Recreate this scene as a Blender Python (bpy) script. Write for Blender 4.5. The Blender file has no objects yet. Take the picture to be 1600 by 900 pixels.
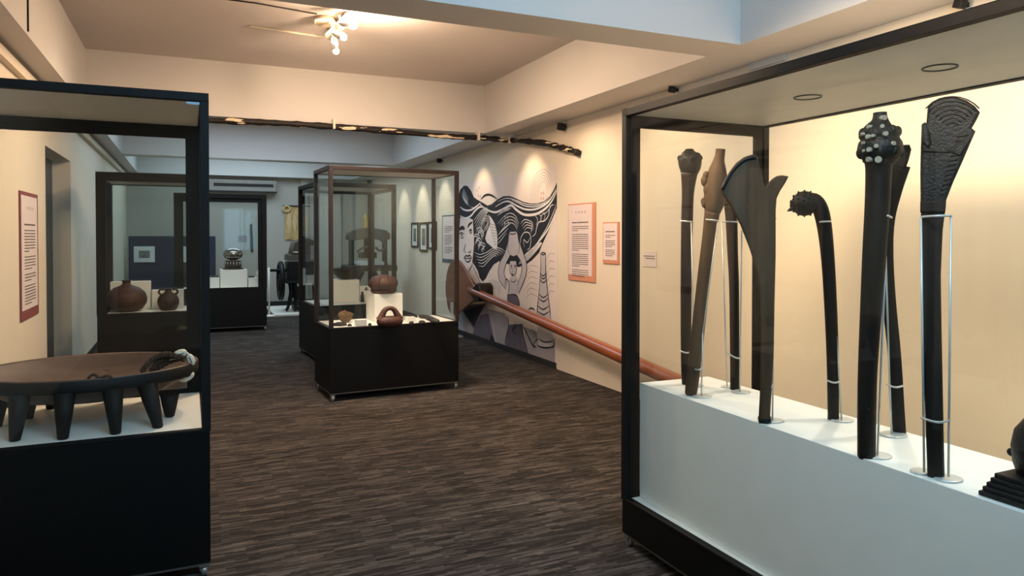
import bpy, bmesh, math, random
from mathutils import Vector, Matrix
random.seed(7)
S = bpy.context.scene
COL = S.collection
PI = math.pi

# ------------------------------------------------------------------ camera
F, YAW, PIT, CH = 1120.0, math.radians(24.3), math.radians(0.9), 1.5
CX, CY = 800.0, 369.0 + F * math.tan(PIT)
FW = Vector((math.sin(YAW) * math.cos(PIT), math.cos(YAW) * math.cos(PIT), -math.sin(PIT)))
RT = Vector((math.cos(YAW), -math.sin(YAW), 0.0))
UP = RT.cross(FW)
CAM = Vector((0, 0, CH))


def ray(u, v):
    return FW + RT * ((u - CX) / F) - UP * ((v - CY) / F)


def at(u, v, x=None, y=None, z=None):
    d = ray(u, v)
    t = (x - CAM.x) / d.x if x is not None else (y - CAM.y) / d.y if y is not None else (z - CAM.z) / d.z
    return CAM + d * t


def depth(P):
    return (Vector(P) - CAM).dot(FW)


class Plane:
    """upright plane through a point, square to the horizontal line of sight"""
    def __init__(s, P):
        s.P = Vector(P)
        n = Vector((P[0], P[1], 0)); n.normalize(); s.n = n
        s.r = Vector((n.y, -n.x, 0))

    def __call__(s, u, v):
        d = ray(u, v)
        t = (s.P - CAM).dot(s.n) / d.dot(s.n)
        return CAM + d * t


cam = bpy.data.cameras.new('camera'); co = bpy.data.objects.new('camera', cam); COL.objects.link(co)
cam.sensor_width = 36; cam.lens = F / 1600 * 36
cam.shift_y = (CY - 450) / 1600
cam.clip_start = 0.05
co.location = CAM
co.rotation_euler = Matrix((RT, UP, -FW)).transposed().to_euler()
S.camera = co

# ------------------------------------------------------------------ materials
MATS = {}


def lin(c):
    return tuple(((x / 255) / 12.92 if x / 255 <= 0.04045 else ((x / 255 + 0.055) / 1.055) ** 2.4) for x in c) + (1,)


def mat(name, rgb, rough=0.6, metal=0.0, var=0.06, scale=8.0, bump=0.0, bscale=60.0, stretch=(1, 1, 1), spec=0.4, emit=0.0, coat=0.0):
    if name in MATS:
        return MATS[name]
    m = bpy.data.materials.new(name); m.use_nodes = True
    N, L = m.node_tree.nodes, m.node_tree.links
    b = N['Principled BSDF']
    b.inputs['Roughness'].default_value = rough
    b.inputs['Metallic'].default_value = metal
    b.inputs['Specular IOR Level'].default_value = spec
    b.inputs['Coat Weight'].default_value = coat
    c = lin(rgb)
    tc = N.new('ShaderNodeTexCoord'); mp = N.new('ShaderNodeMapping'); mp.inputs['Scale'].default_value = stretch
    L.new(tc.outputs['Object'], mp.inputs['Vector'])
    nz = N.new('ShaderNodeTexNoise'); nz.inputs['Scale'].default_value = scale; nz.inputs['Detail'].default_value = 4
    L.new(mp.outputs[0], nz.inputs['Vector'])
    rp = N.new('ShaderNodeValToRGB')
    rp.color_ramp.elements[0].position = 0.3; rp.color_ramp.elements[1].position = 0.7
    rp.color_ramp.elements[0].color = tuple(x * (1 - var) for x in c[:3]) + (1,)
    rp.color_ramp.elements[1].color = tuple(min(1, x * (1 + var)) for x in c[:3]) + (1,)
    L.new(nz.outputs['Fac'], rp.inputs[0]); L.new(rp.outputs[0], b.inputs['Base Color'])
    if bump:
        n2 = N.new('ShaderNodeTexNoise'); n2.inputs['Scale'].default_value = bscale; n2.inputs['Detail'].default_value = 3
        L.new(mp.outputs[0], n2.inputs['Vector'])
        bp = N.new('ShaderNodeBump'); bp.inputs['Strength'].default_value = bump; bp.inputs['Distance'].default_value = 0.01
        L.new(n2.outputs['Fac'], bp.inputs['Height']); L.new(bp.outputs[0], b.inputs['Normal'])
    if emit:
        b.inputs['Emission Color'].default_value = c; b.inputs['Emission Strength'].default_value = emit
    MATS[name] = m
    return m


def glass_mat(name, tint=(0.95, 0.965, 0.96), base=0.018, grz=0.5):
    m = bpy.data.materials.new(name); m.use_nodes = True
    N, L = m.node_tree.nodes, m.node_tree.links
    N.clear()
    out = N.new('ShaderNodeOutputMaterial'); mx = N.new('ShaderNodeMixShader')
    tr = N.new('ShaderNodeBsdfTransparent'); gl = N.new('ShaderNodeBsdfGlossy')
    tr.inputs[0].default_value = tint + (1,); gl.inputs['Roughness'].default_value = 0.02
    gl.inputs['Color'].default_value = (0.9, 0.95, 1, 1)
    lw = N.new('ShaderNodeLayerWeight'); pw = N.new('ShaderNodeMath'); pw.operation = 'POWER'; pw.inputs[1].default_value = 5
    ma = N.new('ShaderNodeMath'); ma.operation = 'MULTIPLY_ADD'; ma.inputs[1].default_value = grz; ma.inputs[2].default_value = base
    L.new(lw.outputs['Facing'], pw.inputs[0]); L.new(pw.outputs[0], ma.inputs[0]); L.new(ma.outputs[0], mx.inputs[0])
    L.new(tr.outputs[0], mx.inputs[1]); L.new(gl.outputs[0], mx.inputs[2]); L.new(mx.outputs[0], out.inputs[0])
    MATS[name] = m
    return m


def carpet_mat():
    m = bpy.data.materials.new('carpet'); m.use_nodes = True
    N, L = m.node_tree.nodes, m.node_tree.links
    b = N['Principled BSDF']; b.inputs['Roughness'].default_value = 0.95; b.inputs['Specular IOR Level'].default_value = 0.1
    tc = N.new('ShaderNodeTexCoord')

    def noise(scl, sc, det=3, rough=0.6):
        mp = N.new('ShaderNodeMapping'); mp.inputs['Scale'].default_value = scl
        L.new(tc.outputs['Object'], mp.inputs['Vector'])
        n = N.new('ShaderNodeTexNoise'); n.inputs['Scale'].default_value = sc; n.inputs['Detail'].default_value = det; n.inputs['Roughness'].default_value = rough
        L.new(mp.outputs[0], n.inputs['Vector'])
        return n
    wn = noise((2.5, 9, 1), 1.0, 2)
    ws = N.new('ShaderNodeVectorMath'); ws.operation = 'SCALE'; ws.inputs['Scale'].default_value = .035
    L.new(wn.outputs['Color'], ws.inputs[0])
    warp = N.new('ShaderNodeVectorMath'); warp.operation = 'ADD'
    L.new(tc.outputs['Object'], warp.inputs[0]); L.new(ws.outputs[0], warp.inputs[1])

    def dashes(w_, h_, off):
        mp = N.new('ShaderNodeMapping'); mp.inputs['Location'].default_value = (off, off * .37, 0)
        L.new(warp.outputs[0], mp.inputs['Vector'])
        br = N.new('ShaderNodeTexBrick'); br.inputs['Scale'].default_value = 1.0
        br.inputs['Color1'].default_value = (0, 0, 0, 1); br.inputs['Color2'].default_value = (1, 1, 1, 1)
        br.inputs['Mortar'].default_value = (.35, .35, .35, 1); br.inputs['Mortar Size'].default_value = 0.0
        br.inputs['Brick Width'].default_value = w_; br.inputs['Row Height'].default_value = h_
        br.offset = 0.37; br.offset_frequency = 3
        L.new(mp.outputs[0], br.inputs['Vector'])
        return br
    d1 = dashes(.16, .019, 0); d2 = dashes(.10, .0105, 3.3); d3 = dashes(1.0, .25, 0)
    n1 = noise((3.0, 60, 1), 1.0, 4, 0.75)
    n3 = noise((1, 1, 1), 0.6, 2)
    n4 = noise((230, 230, 1), 1.0, 1)

    def madd(a, k, b):
        x = N.new('ShaderNodeMath'); x.operation = 'MULTIPLY_ADD'; x.inputs[1].default_value = k
        L.new(a, x.inputs[0])
        if b is None: x.inputs[2].default_value = 0
        else: L.new(b, x.inputs[2])
        return x.outputs[0]
    a3 = madd(d1.outputs['Color'], .24, None)
    a3 = madd(d2.outputs['Color'], .24, a3)
    a3 = madd(d3.outputs['Color'], .05, a3)
    a3 = madd(n1.outputs['Fac'], .36, a3)
    a3 = madd(n4.outputs['Fac'], .22, a3)
    rp = N.new('ShaderNodeValToRGB'); e = rp.color_ramp.elements
    e[0].position = 0.22; e[0].color = lin((24, 22, 21)); e[1].position = 0.88; e[1].color = lin((112, 104, 97))
    x = e.new(0.52); x.color = lin((55, 51, 48))
    L.new(a3, rp.inputs[0])
    mixc = N.new('ShaderNodeMix'); mixc.data_type = 'RGBA'; mixc.blend_type = 'MULTIPLY'
    mixc.inputs[0].default_value = 0.35
    L.new(rp.outputs[0], mixc.inputs[6]); L.new(n3.outputs['Fac'], mixc.inputs[7])
    L.new(mixc.outputs[2], b.inputs['Base Color'])
    bp = N.new('ShaderNodeBump'); bp.inputs['Strength'].default_value = 0.5; bp.inputs['Distance'].default_value = 0.005
    L.new(a3, bp.inputs['Height']); L.new(bp.outputs[0], b.inputs['Normal'])
    MATS['carpet'] = m
    return m


def wrap_mat():
    """black pipe lagging with torn pale patches"""
    m = mat('pipe_lagging', (26, 20, 17), 0.6, bump=0.6, bscale=30)
    N, L = m.node_tree.nodes, m.node_tree.links
    b = N['Principled BSDF']
    tc = N.new('ShaderNodeTexCoord'); mp = N.new('ShaderNodeMapping'); mp.inputs['Scale'].default_value = (2.2, 2.2, 14)
    L.new(tc.outputs['Object'], mp.inputs[0])
    n = N.new('ShaderNodeTexNoise'); n.inputs['Scale'].default_value = 1.6; n.inputs['Detail'].default_value = 3
    L.new(mp.outputs[0], n.inputs['Vector'])
    rp = N.new('ShaderNodeValToRGB'); rp.color_ramp.interpolation = 'CONSTANT'
    rp.color_ramp.elements[0].color = lin((24, 18, 15)); rp.color_ramp.elements[1].position = 0.60; rp.color_ramp.elements[1].color = lin((226, 205, 172))
    L.new(n.outputs['Fac'], rp.inputs[0]); L.new(rp.outputs[0], b.inputs['Base Color'])
    return m


M_WALL = mat('wall_paint', (226, 213, 194), 0.75, var=0.03, scale=1.5, bump=0.05, bscale=40, spec=0.25)
M_CEIL = mat('ceiling_paint', (204, 196, 192), 0.85, var=0.03, scale=1.2, spec=0.2)
M_BEAM = mat('beam_paint', (206, 203, 200), 0.7, var=0.02, scale=1.5, spec=0.25)
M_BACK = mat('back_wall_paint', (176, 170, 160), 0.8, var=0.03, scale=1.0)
M_BLACK = mat('black_laminate', (5, 5, 5), 0.5, var=0.1, scale=2, spec=0.22)
M_FRAME = mat('black_bronze_frame', (22, 20, 19), 0.55, 0.0, var=0.15, spec=0.15)
M_BFRAME = mat('brown_bronze_frame', (46, 34, 28), 0.38, 0.3, var=0.15)
M_DECK = mat('white_deck', (236, 234, 226), 0.55, var=0.02)
M_TOPP = mat('top_panel_white', (226, 222, 212), 0.5, var=0.03)
M_WHITE = mat('white_block', (236, 232, 222), 0.6, var=0.02)
M_PLINTH = mat('plinth_white', (240, 240, 234), 0.5, var=0.02)
M_CHROME = mat('caster_chrome', (190, 190, 190), 0.25, 0.9)
M_RUBBER = mat('caster_wheel', (150, 150, 150), 0.3, 0.6)
M_TRIM = mat('metal_trim', (120, 118, 112), 0.35, 0.7)
M_GLASS = glass_mat('case_glass')
M_DARKW = mat('dark_club_wood', (36, 29, 25), 0.5, var=0.35, scale=3, stretch=(8, 8, 1), bump=0.15, bscale=30, spec=0.22)
M_BROWNW = mat('brown_club_wood', (82, 64, 48), 0.6, var=0.25, scale=3, stretch=(8, 8, 1), bump=0.12, bscale=30, spec=0.12)
M_BLACKW = mat('black_carved_wood', (26, 25, 24), 0.5, var=0.4, scale=25, bump=0.35, bscale=140, spec=0.3)
M_INLAY = mat('pale_inlay', (150, 146, 128), 0.35)
M_WIRE = mat('pale_wire', (205, 208, 205), 0.35, 0.3)
M_BOWL = mat('bowl_wood', (92, 70, 58), 0.5, var=0.25, scale=2, stretch=(1, 6, 6), bump=0.1)
M_BOWLLEG = mat('bowl_leg_wood', (30, 26, 24), 0.6, var=0.2, scale=4, spec=0.2)
M_CORD = mat('coir_cord', (82, 60, 44), 0.9, var=0.4, scale=60, bump=0.8, bscale=150)
M_SHELL = mat('cowrie_shell', (232, 226, 206), 0.25, var=0.08)
M_CLAY = mat('red_clay', (70, 40, 32), 0.6, var=0.25, scale=14, bump=0.3, bscale=40)
M_CLAYD = mat('dark_clay', (52, 36, 30), 0.65, var=0.3, scale=18, bump=0.4, bscale=50)
M_SHERD = mat('grey_potsherd', (50, 47, 41), 0.8, var=0.3, scale=30, bump=0.5)
M_SHERDY = mat('ochre_potsherd', (100, 74, 46), 0.8, var=0.3, scale=20, bump=0.5)
M_POLE = mat('polished_pole_wood', (140, 76, 44), 0.3, var=0.22, scale=2.5, stretch=(8, 1, 8), spec=0.5, coat=0.3)
M_BLADE = mat('oar_blade_wood', (118, 82, 64), 0.45, var=0.15, scale=2.5, stretch=(6, 1, 6))
M_PAPER = mat('panel_paper', (224, 208, 206), 0.7, var=0.02)
M_ORANGE = mat('panel_orange', (206, 142, 112), 0.6, var=0.05)
M_MAROON = mat('panel_maroon', (132, 60, 58), 0.6, var=0.05)
M_TEAL = mat('panel_teal', (54, 84, 92), 0.6, var=0.05)
M_INK = mat('ink', (92, 80, 80), 0.8)
M_INKL = mat('ink_light', (140, 126, 124), 0.8)
M_IRON = mat('press_iron', (20, 20, 22), 0.45, 0.4, var=0.3)
M_IRONG = mat('press_grey', (92, 90, 82), 0.5, 0.3, var=0.2)
M_TAPC = mat('press_cover_canvas', (84, 74, 64), 0.8)
M_BRASS = mat('brass', (190, 160, 92), 0.3, 0.8)
M_TAPA = mat('tapa_cloth', (196, 164, 112), 0.9, var=0.22, scale=6, bump=0.2)
M_TAPA2 = mat('tapa_pattern', (206, 180, 134), 0.9)
M_BLUE = mat('navy_board', (34, 42, 66), 0.7, var=0.1)
M_PICT = mat('photo_print', (112, 116, 112), 0.5, var=0.5, scale=12)
M_MOUNT = mat('picture_mount', (220, 222, 218), 0.7)
M_SILVER = mat('trophy_silver', (150, 142, 132), 0.2, 0.85)
M_TROPHYB = mat('trophy_base', (58, 46, 40), 0.4)
M_AC = mat('ac_plastic', (136, 130, 122), 0.5)
M_SLOT = mat('dark_slot', (34, 26, 24), 0.7)
M_SPOTW = mat('spot_white', (214, 204, 186), 0.4)
M_SPOTB = mat('spot_black', (18, 16, 16), 0.5)
M_BULB = mat('spot_bulb', (255, 226, 176), 0.3, emit=28)
M_BULB2 = mat('spot_bulb_dim', (255, 232, 190), 0.3, emit=3)
M_BEIGE = mat('beige_plastic', (176, 160, 136), 0.5)
M_DOOR = mat('dark_door', (52, 54, 54), 0.5, var=0.1)
M_BASEB = mat('baseboard_dark', (44, 42, 42), 0.6)
M_MBASE = mat('mural_ground', (226, 212, 204), 0.7, var=0.03, scale=2)
M_MHAIR = mat('mural_black', (34, 33, 40), 0.6, var=0.1)
M_MWHITE = mat('mural_white', (228, 222, 220), 0.7)
M_MGREY = mat('mural_grey', (164, 156, 160), 0.7, var=0.05)
M_MLGREY = mat('mural_light_grey', (192, 184, 186), 0.7, var=0.04)
M_MVIOL = mat('mural_violet', (98, 90, 102), 0.7, var=0.1)
M_MFAINT = mat('mural_faint_line', (172, 158, 152), 0.7)
M_RED = mat('mural_red', (196, 120, 104), 0.7)
M_WINDOW = mat('daylight_pane', (206, 226, 240), 0.4)
carpet_mat(); wrap_mat()

# ------------------------------------------------------------------ mesh helpers
OFF = {}


class MB:
    def __init__(s):
        s.v = []; s.f = []; s.mi = []; s.sm = []

    def add(s, vs, fs, m=0, smooth=False):
        o = len(s.v); s.v += [Vector(p) for p in vs]
        for f in fs:
            s.f.append([i + o for i in f]); s.mi.append(m); s.sm.append(smooth)
        return s

    def box(s, x0, y0, z0, x1, y1, z1, m=0):
        x0, x1 = sorted((x0, x1)); y0, y1 = sorted((y0, y1)); z0, z1 = sorted((z0, z1))
        vs = [(x0, y0, z0), (x1, y0, z0), (x1, y1, z0), (x0, y1, z0), (x0, y0, z1), (x1, y0, z1), (x1, y1, z1), (x0, y1, z1)]
        return s.add(vs, [(0, 3, 2, 1), (4, 5, 6, 7), (0, 1, 5, 4), (1, 2, 6, 5), (2, 3, 7, 6), (3, 0, 4, 7)], m)

    def frustum(s, c0, sx0, sy0, c1, sx1, sy1, m=0):
        vs = []
        for c, a, b in ((c0, sx0, sy0), (c1, sx1, sy1)):
            c = Vector(c)
            vs += [c + Vector((-a, -b, 0)), c + Vector((a, -b, 0)), c + Vector((a, b, 0)), c + Vector((-a, b, 0))]
        return s.add(vs, [(0, 3, 2, 1), (4, 5, 6, 7), (0, 1, 5, 4), (1, 2, 6, 5), (2, 3, 7, 6), (3, 0, 4, 7)], m)

    def tube(s, pts, r, n=12, m=0, cap=True, flat=None):
        pts = [Vector(p) for p in pts]
        rs = r if isinstance(r, (list, tuple)) else [r] * len(pts)
        t0 = (pts[1] - pts[0]).normalized()
        a = Vector((0, 0, 1)) if abs(t0.z) < 0.9 else Vector((1, 0, 0))
        nrm = t0.cross(a).normalized()
        vs = []
        for i, p in enumerate(pts):
            t = (pts[min(i + 1, len(pts) - 1)] - pts[max(i - 1, 0)])
            t = t.normalized() if t.length > 1e-9 else t0
            nrm = (nrm - t * nrm.dot(t)); nrm = nrm.normalized() if nrm.length > 1e-6 else t.orthogonal().normalized()
            b = t.cross(nrm)
            for k in range(n):
                w = 2 * PI * k / n
                q = nrm * math.cos(w) + b * math.sin(w)
                if flat:
                    q = q - flat[0] * q.dot(flat[0]) * (1 - flat[1])
                vs.append(p + q * rs[i])
        fs = []
        for i in range(len(pts) - 1):
            for k in range(n):
                fs.append((i * n + k, i * n + (k + 1) % n, (i + 1) * n + (k + 1) % n, (i + 1) * n + k))
        s.add(vs, fs, m, True)
        if cap:
            s.add(vs[:n], [tuple(reversed(range(n)))], m); s.add(vs[-n:], [tuple(range(n))], m)
        return s

    def lathe(s, prof, c=(0, 0, 0), n=32, m=0, sx=1.0, sy=1.0, cap=True, smooth=True):
        c = Vector(c); vs = []
        for r, z in prof:
            for k in range(n):
                w = 2 * PI * k / n
                vs.append(c + Vector((r * sx * math.cos(w), r * sy * math.sin(w), z)))
        fs = []
        for i in range(len(prof) - 1):
            for k in range(n):
                fs.append((i * n + k, i * n + (k + 1) % n, (i + 1) * n + (k + 1) % n, (i + 1) * n + k))
        s.add(vs, fs, m, smooth)
        if cap:
            if prof[0][0] > 1e-6: s.add(vs[:n], [tuple(reversed(range(n)))], m)
            if prof[-1][0] > 1e-6: s.add(vs[-n:], [tuple(range(n))], m)
        return s

    def ell(s, c, rx, ry, rz, R=None, n=16, k=10, m=0):
        c = Vector(c); vs = []
        for i in range(k + 1):
            a = -PI / 2 + PI * i / k
            for j in range(n):
                w = 2 * PI * j / n
                p = Vector((rx * math.cos(a) * math.cos(w), ry * math.cos(a) * math.sin(w), rz * math.sin(a)))
                vs.append(c + (R @ p if R else p))
        fs = [(i * n + j, i * n + (j + 1) % n, (i + 1) * n + (j + 1) % n, (i + 1) * n + j) for i in range(k) for j in range(n)]
        return s.add(vs, fs, m, True)

    def slab(s, front, nrm, t, inset=0.0, m=0, bulge=0.0):
        """closed outline (3D points in a plane) given thickness t along nrm, with softened rims"""
        P = [Vector(p) for p in front]; nrm = Vector(nrm).normalized(); n = len(P)
        area = sum(((P[i] - P[0]).cross(P[(i + 1) % n] - P[0])).dot(nrm) for i in range(n))
        if area < 0: P.reverse()
        def ins(d):
            out = []
            for i in range(n):
                e1 = (P[i] - P[i - 1]); e2 = (P[(i + 1) % n] - P[i])
                k = (nrm.cross(e1).normalized() + nrm.cross(e2).normalized())
                k = k.normalized() if k.length > 1e-6 else nrm.cross(e2).normalized()
                out.append(P[i] + k * d)
            return out
        I = ins(inset) if inset else P
        h = t / 2
        rings = [[p - nrm * h for p in I], [p - nrm * (h - min(inset, h * .8)) for p in P], [p + nrm * (h - min(inset, h * .8)) for p in P], [p + nrm * h for p in I]] if inset else [[p - nrm * h for p in P], [p + nrm * h for p in P]]
        vs = [q for r in rings for q in r]
        fs = [tuple(reversed(range(n))), tuple(range((len(rings) - 1) * n, len(rings) * n))]
        s.add(vs, fs, m)
        s.add(vs, [(a * n + i, a * n + (i + 1) % n, (a + 1) * n + (i + 1) % n, (a + 1) * n + i) for a in range(len(rings) - 1) for i in range(n)], m, bool(inset))
        return s

    def build(s, name, mats, parent=None, local=False, bevel=0.0):
        o0 = Vector((0, 0, 0))
        if parent is not None and not local:
            o0 = OFF.get(parent.name, o0)
        me = bpy.data.meshes.new(name)
        me.from_pydata([tuple(p - o0) for p in s.v], [], s.f)
        for m in (mats if isinstance(mats, (list, tuple)) else [mats]):
            me.materials.append(m)
        for p, mi, sm in zip(me.polygons, s.mi, s.sm):
            p.material_index = mi; p.use_smooth = sm
        me.update()
        bm = bmesh.new(); bm.from_mesh(me); bmesh.ops.remove_doubles(bm, verts=bm.verts, dist=1e-5)
        bmesh.ops.recalc_face_normals(bm, faces=bm.faces); bm.to_mesh(me); bm.free()
        o = bpy.data.objects.new(name, me); COL.objects.link(o)
        if parent is not None:
            o.parent = parent; OFF[o.name] = o0
        if bevel:
            b = o.modifiers.new('soft_edges', 'BEVEL'); b.width = bevel; b.segments = 2; b.limit_method = 'ANGLE'
        return o


def tag(o, label, cat, group=None):
    o['label'] = label; o['category'] = cat
    if group: o['group'] = group
    return o


def thing(name, label, cat, loc, group=None, rz=0.0):
    o = bpy.data.objects.new(name, None); COL.objects.link(o)
    o.empty_display_size = 0.1
    o.location = loc; o.rotation_euler = (0, 0, rz)
    OFF[o.name] = Vector(loc)
    return tag(o, label, cat, group)


def struct(name, mb, m, parent=None, **k):
    o = mb.build(name, m, parent, **k)
    if parent is None: o['kind'] = 'structure'
    return o


def sm(pts, k=6):
    """smooth a polyline (Catmull-Rom)"""
    P = [Vector(p) for p in pts]; out = []
    for i in range(len(P) - 1):
        a, b, c, d = P[max(i - 1, 0)], P[i], P[i + 1], P[min(i + 2, len(P) - 1)]
        for j in range(k):
            t = j / k
            out.append(0.5 * ((2 * b) + (c - a) * t + (2 * a - 5 * b + 4 * c - d) * t * t + (3 * b - a - 3 * c + d) * t ** 3))
    return out + [P[-1]]


# ------------------------------------------------------------------ room shell
XL, XR, YB, YR = -1.13, 3.78, 16.25, -3.6
ZC, ZB = 3.34, 2.76
struct('floor', MB().box(XL - .3, YR - .2, -.12, XR + .2, YB + .2, 0), MATS['carpet'])
struct('ceiling', MB().box(XL - .3, YR - .2, ZC, XR + .2, YB + .2, ZC + .15), M_CEIL)
struct('wall_right', MB().box(XR, YR - .2, 0, XR + .15, YB + .2, ZC), M_WALL)
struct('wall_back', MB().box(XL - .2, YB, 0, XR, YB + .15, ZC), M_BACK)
struct('wall_rear', MB().box(XL - .2, YR - .15, 0, XR, YR, 0.9).box(XL - .2, YR - .15, 2.5, XR, YR, ZC).box(XL - .2, YR - .15, .9, 1.1, YR, 2.5).box(3.5, YR - .15, .9, XR, YR, 2.5), M_WALL)
w = struct('window_1', MB().box(1.1, YR - .1, .9, 3.5, YR - .08, 2.5), M_WINDOW)
MB().box(1.1, YR - .12, .9, 3.5, YR - .02, .95).box(1.1, YR - .12, 2.45, 3.5, YR - .02, 2.5).box(1.1, YR - .12, .95, 1.15, YR - .02, 2.45).box(3.45, YR - .12, .95, 3.5, YR - .02, 2.45).box(2.27, YR - .12, .95, 2.33, YR - .02, 2.45).build('window_frame', M_BEAM, w)
# left wall with the door recess
DY0, DY1, DZ, DX = 7.36, 8.83, 2.29, 0.165
lw = MB().box(XL - .3, YR, 0, XL, DY0, ZC).box(XL - .3, DY1, 0, XL, YB, ZC).box(XL - .3, DY0, DZ, XL, DY1, ZC)
struct('wall_left', lw, M_WALL)
d = struct('door_1', MB().box(XL - .23, DY0, 0, XL - DX, DY1, DZ), M_DOOR)
MB().box(XL - DX, DY0 + .05, 1.02, XL - DX + .05, DY0 + .17, 1.06).build('door_handle', M_CHROME, d)
struct('trim_1', MB().box(XL, YR, ZB, XL + .22, YB, ZC), M_BEAM)                     # beam along the near side wall
struct('trim_2', MB().box(3.32, YR, ZB, XR, YB, ZC), M_BEAM)                           # beam along the mural wall
for i, (a, b) in enumerate([(3.70, 4.04), (8.16, 8.5), (12.46, 12.8), (16.0, YB)]):
    struct('trim_%d' % (i + 3), MB().box(XL + .22, a, ZB, 3.32, b, ZC), M_BEAM)
struct('trim_7', MB().box(XL, YR, ZB - .10, XL + .05, YB, ZB - .03), M_WALL)           # conduit under the beam
struct('trim_8', MB().tube([(XL + .225, 5.35, ZB + .02), (XL + .225, 5.35, ZC)], .006, 6), M_SLOT)
struct('baseboard_right', MB().box(XR - .012, 7.15, 0, XR, YB, .07), M_BASEB)
struct('baseboard_back', MB().box(XL, YB - .015, 0, XR, YB, .09), M_BASEB)
struct('baseboard_left', MB().box(XL, YR, 0, XL + .012, DY0, .08).box(XL, DY1, 0, XL + .012, YB, .08), M_BASEB)
# shallow pilaster lines on the back wall
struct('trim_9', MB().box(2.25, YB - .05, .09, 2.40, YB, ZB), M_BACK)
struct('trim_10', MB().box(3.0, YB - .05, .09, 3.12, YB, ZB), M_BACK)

# ------------------------------------------------------------------ display cases
def make_case(label, loc, rz, W, D, z0, zb, H, post=.036, fm=None, inner={}, deck=True, rings=None, rail=None, group='glass display cases on casters', glass=None, casters=4):
    fm = fm or M_FRAME
    rail = rail or post
    t = thing('display_case', label, 'display case', loc, group, rz)
    L = dict(local=True)
    MB().box(.004, .004, z0, W - .004, D - .004, zb).build('base', M_BLACK, t, bevel=.003, **L)
    MB().box(.01, .01, z0 - .012, W - .01, D - .01, z0).build('bottom_trim', M_TRIM, t, **L)
    if deck:
        MB().box(post, post, zb, W - post, D - post, zb + .008).build('deck', M_DECK, t, **L)
    fr = MB()
    for (a, b, c, e) in ((0, 0, W, post), (0, D - post, W, D), (0, post, post, D - post), (W - post, post, W, D - post)):
        fr.box(a, b, H - rail, c, e, H)
    fr.build('top_frame', fm, t, bevel=.002, **L)
    br = MB()
    for (a, b, c, e) in ((0, 0, W, post), (0, D - post, W, D), (0, post, post, D - post), (W - post, post, W, D - post)):
        br.box(a, b, zb, c, e, zb + .009)
    br.build('sill_frame', fm, t, **L)
    for x in (0, W - post):
        for y in (0, D - post):
            MB().box(x, y, zb + .009, x + post, y + post, H - rail).build('corner_post', fm, t, bevel=.002, **L)
    tp = MB().box(post, post, H - rail + .006, W - post, D - post, H - .004).build('top_panel', M_TOPP, t, **L)
    for y in rings or ():
        MB().lathe([(.051, 0), (.056, 0), (.056, -.004), (.051, -.004), (.051, 0)], (W / 2, y, H - rail + .006), 28, cap=False).build('downlight_ring', [M_IRONG], tp, **L)
    g0, g1 = zb + .009, H - rail
    h = post / 2
    gt = .003
    for (nm, a) in (('y0', (post, h - gt, W - post, h + gt)), ('y1', (post, D - h - gt, W - post, D - h + gt)), ('x0', (h - gt, post, h + gt, D - post)), ('x1', (W - h - gt, post, W - h + gt, D - post))):
        MB().box(a[0], a[1], g0, a[2], a[3], g1).build('glass_pane', glass or M_GLASS, t, **L)
        if nm in inner:
            q = inner[nm]; f = MB(); c = .012
            if nm[0] == 'y':
                yy = (a[1] + a[3]) / 2
                f.box(post, yy - c, g0, post + q, yy + c, g1).box(W - post - q, yy - c, g0, W - post, yy + c, g1).box(post + q, yy - c, g1 - q, W - post - q, yy + c, g1).box(post + q, yy - c, g0, W - post - q, yy + c, g0 + q * .4)
            else:
                xx = (a[0] + a[2]) / 2
                f.box(xx - c, post, g0, xx + c, post + q, g1).box(xx - c, D - post - q, g0, xx + c, D - post, g1).box(xx - c, post + q, g1 - q, xx + c, D - post - q, g1).box(xx - c, post + q, g0, xx + c, D - post - q, g0 + q * .4)
            f.build('pane_frame', fm, t, **L)
    for x in (.03, W - .03):
        for y in (.03, D - .03):
            c = MB().box(x - .022, y - .022, z0 - .016, x + .022, y + .022, z0 - .012).box(x - .018, y - .014, .022, x - .013, y + .014, z0 - .016).box(x + .013, y - .014, .022, x + .018, y + .014, z0 - .016)
            co_ = c.build('caster', M_CHROME, t, **L)
            r_ = min(.03, (z0 - .018) / 2)
            MB().tube([(x - .011, y, r_), (x + .011, y, r_)], r_, 16).build('wheel', M_RUBBER, co_, **L)
    return t


CASE_L = make_case('tall black-framed display case holding the large legged wooden bowl', (-.97, 3.404, 0), 0, 1.055, .87, .062, .645, 2.123, post=.036, inner={'y1': .06})
CASE_C = make_case('bronze-framed display case with pottery, standing on the carpet near the mural', (1.155, 6.548, 0), math.radians(3.0), 1.265, .66, .075, .66, 2.138, post=.036, fm=M_BFRAME)
CASE_C2 = make_case('display case just behind the pottery case, with a dark bowl on a white block', (1.365, 8.66, 0), math.radians(4.0), 1.0, .95, .06, .66, 2.14, post=.05, fm=M_FRAME, inner={'x1': .03, 'y1': .03})
CASE_T = make_case('display case by the back wall with the silver trophy inside', (-.2, 12.02, 0), 0, 1.34, .8, .075, .66, 2.16, post=.07, inner={'y0': .06})
CASE_P = make_case('display case behind the bowl case, with a round clay pot and a handled bottle', (-.835, 8.17, 0), 0, 1.0, .75, .06, .71, 2.14, post=.085)
RX, RY0, RY1 = 1.915, .35, 2.95
CASE_R = make_case('long display case of wooden clubs standing along the text panel wall', (RX, RY0, 0), 0, .90, RY1 - RY0, .06, .222, 2.112, post=.036, inner={'y1': .05}, deck=True, rings=[at(q_, w_, z=2.08).y - RY0 for q_, w_ in ((1241, 150), (1447, 103))] + [.25])

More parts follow.
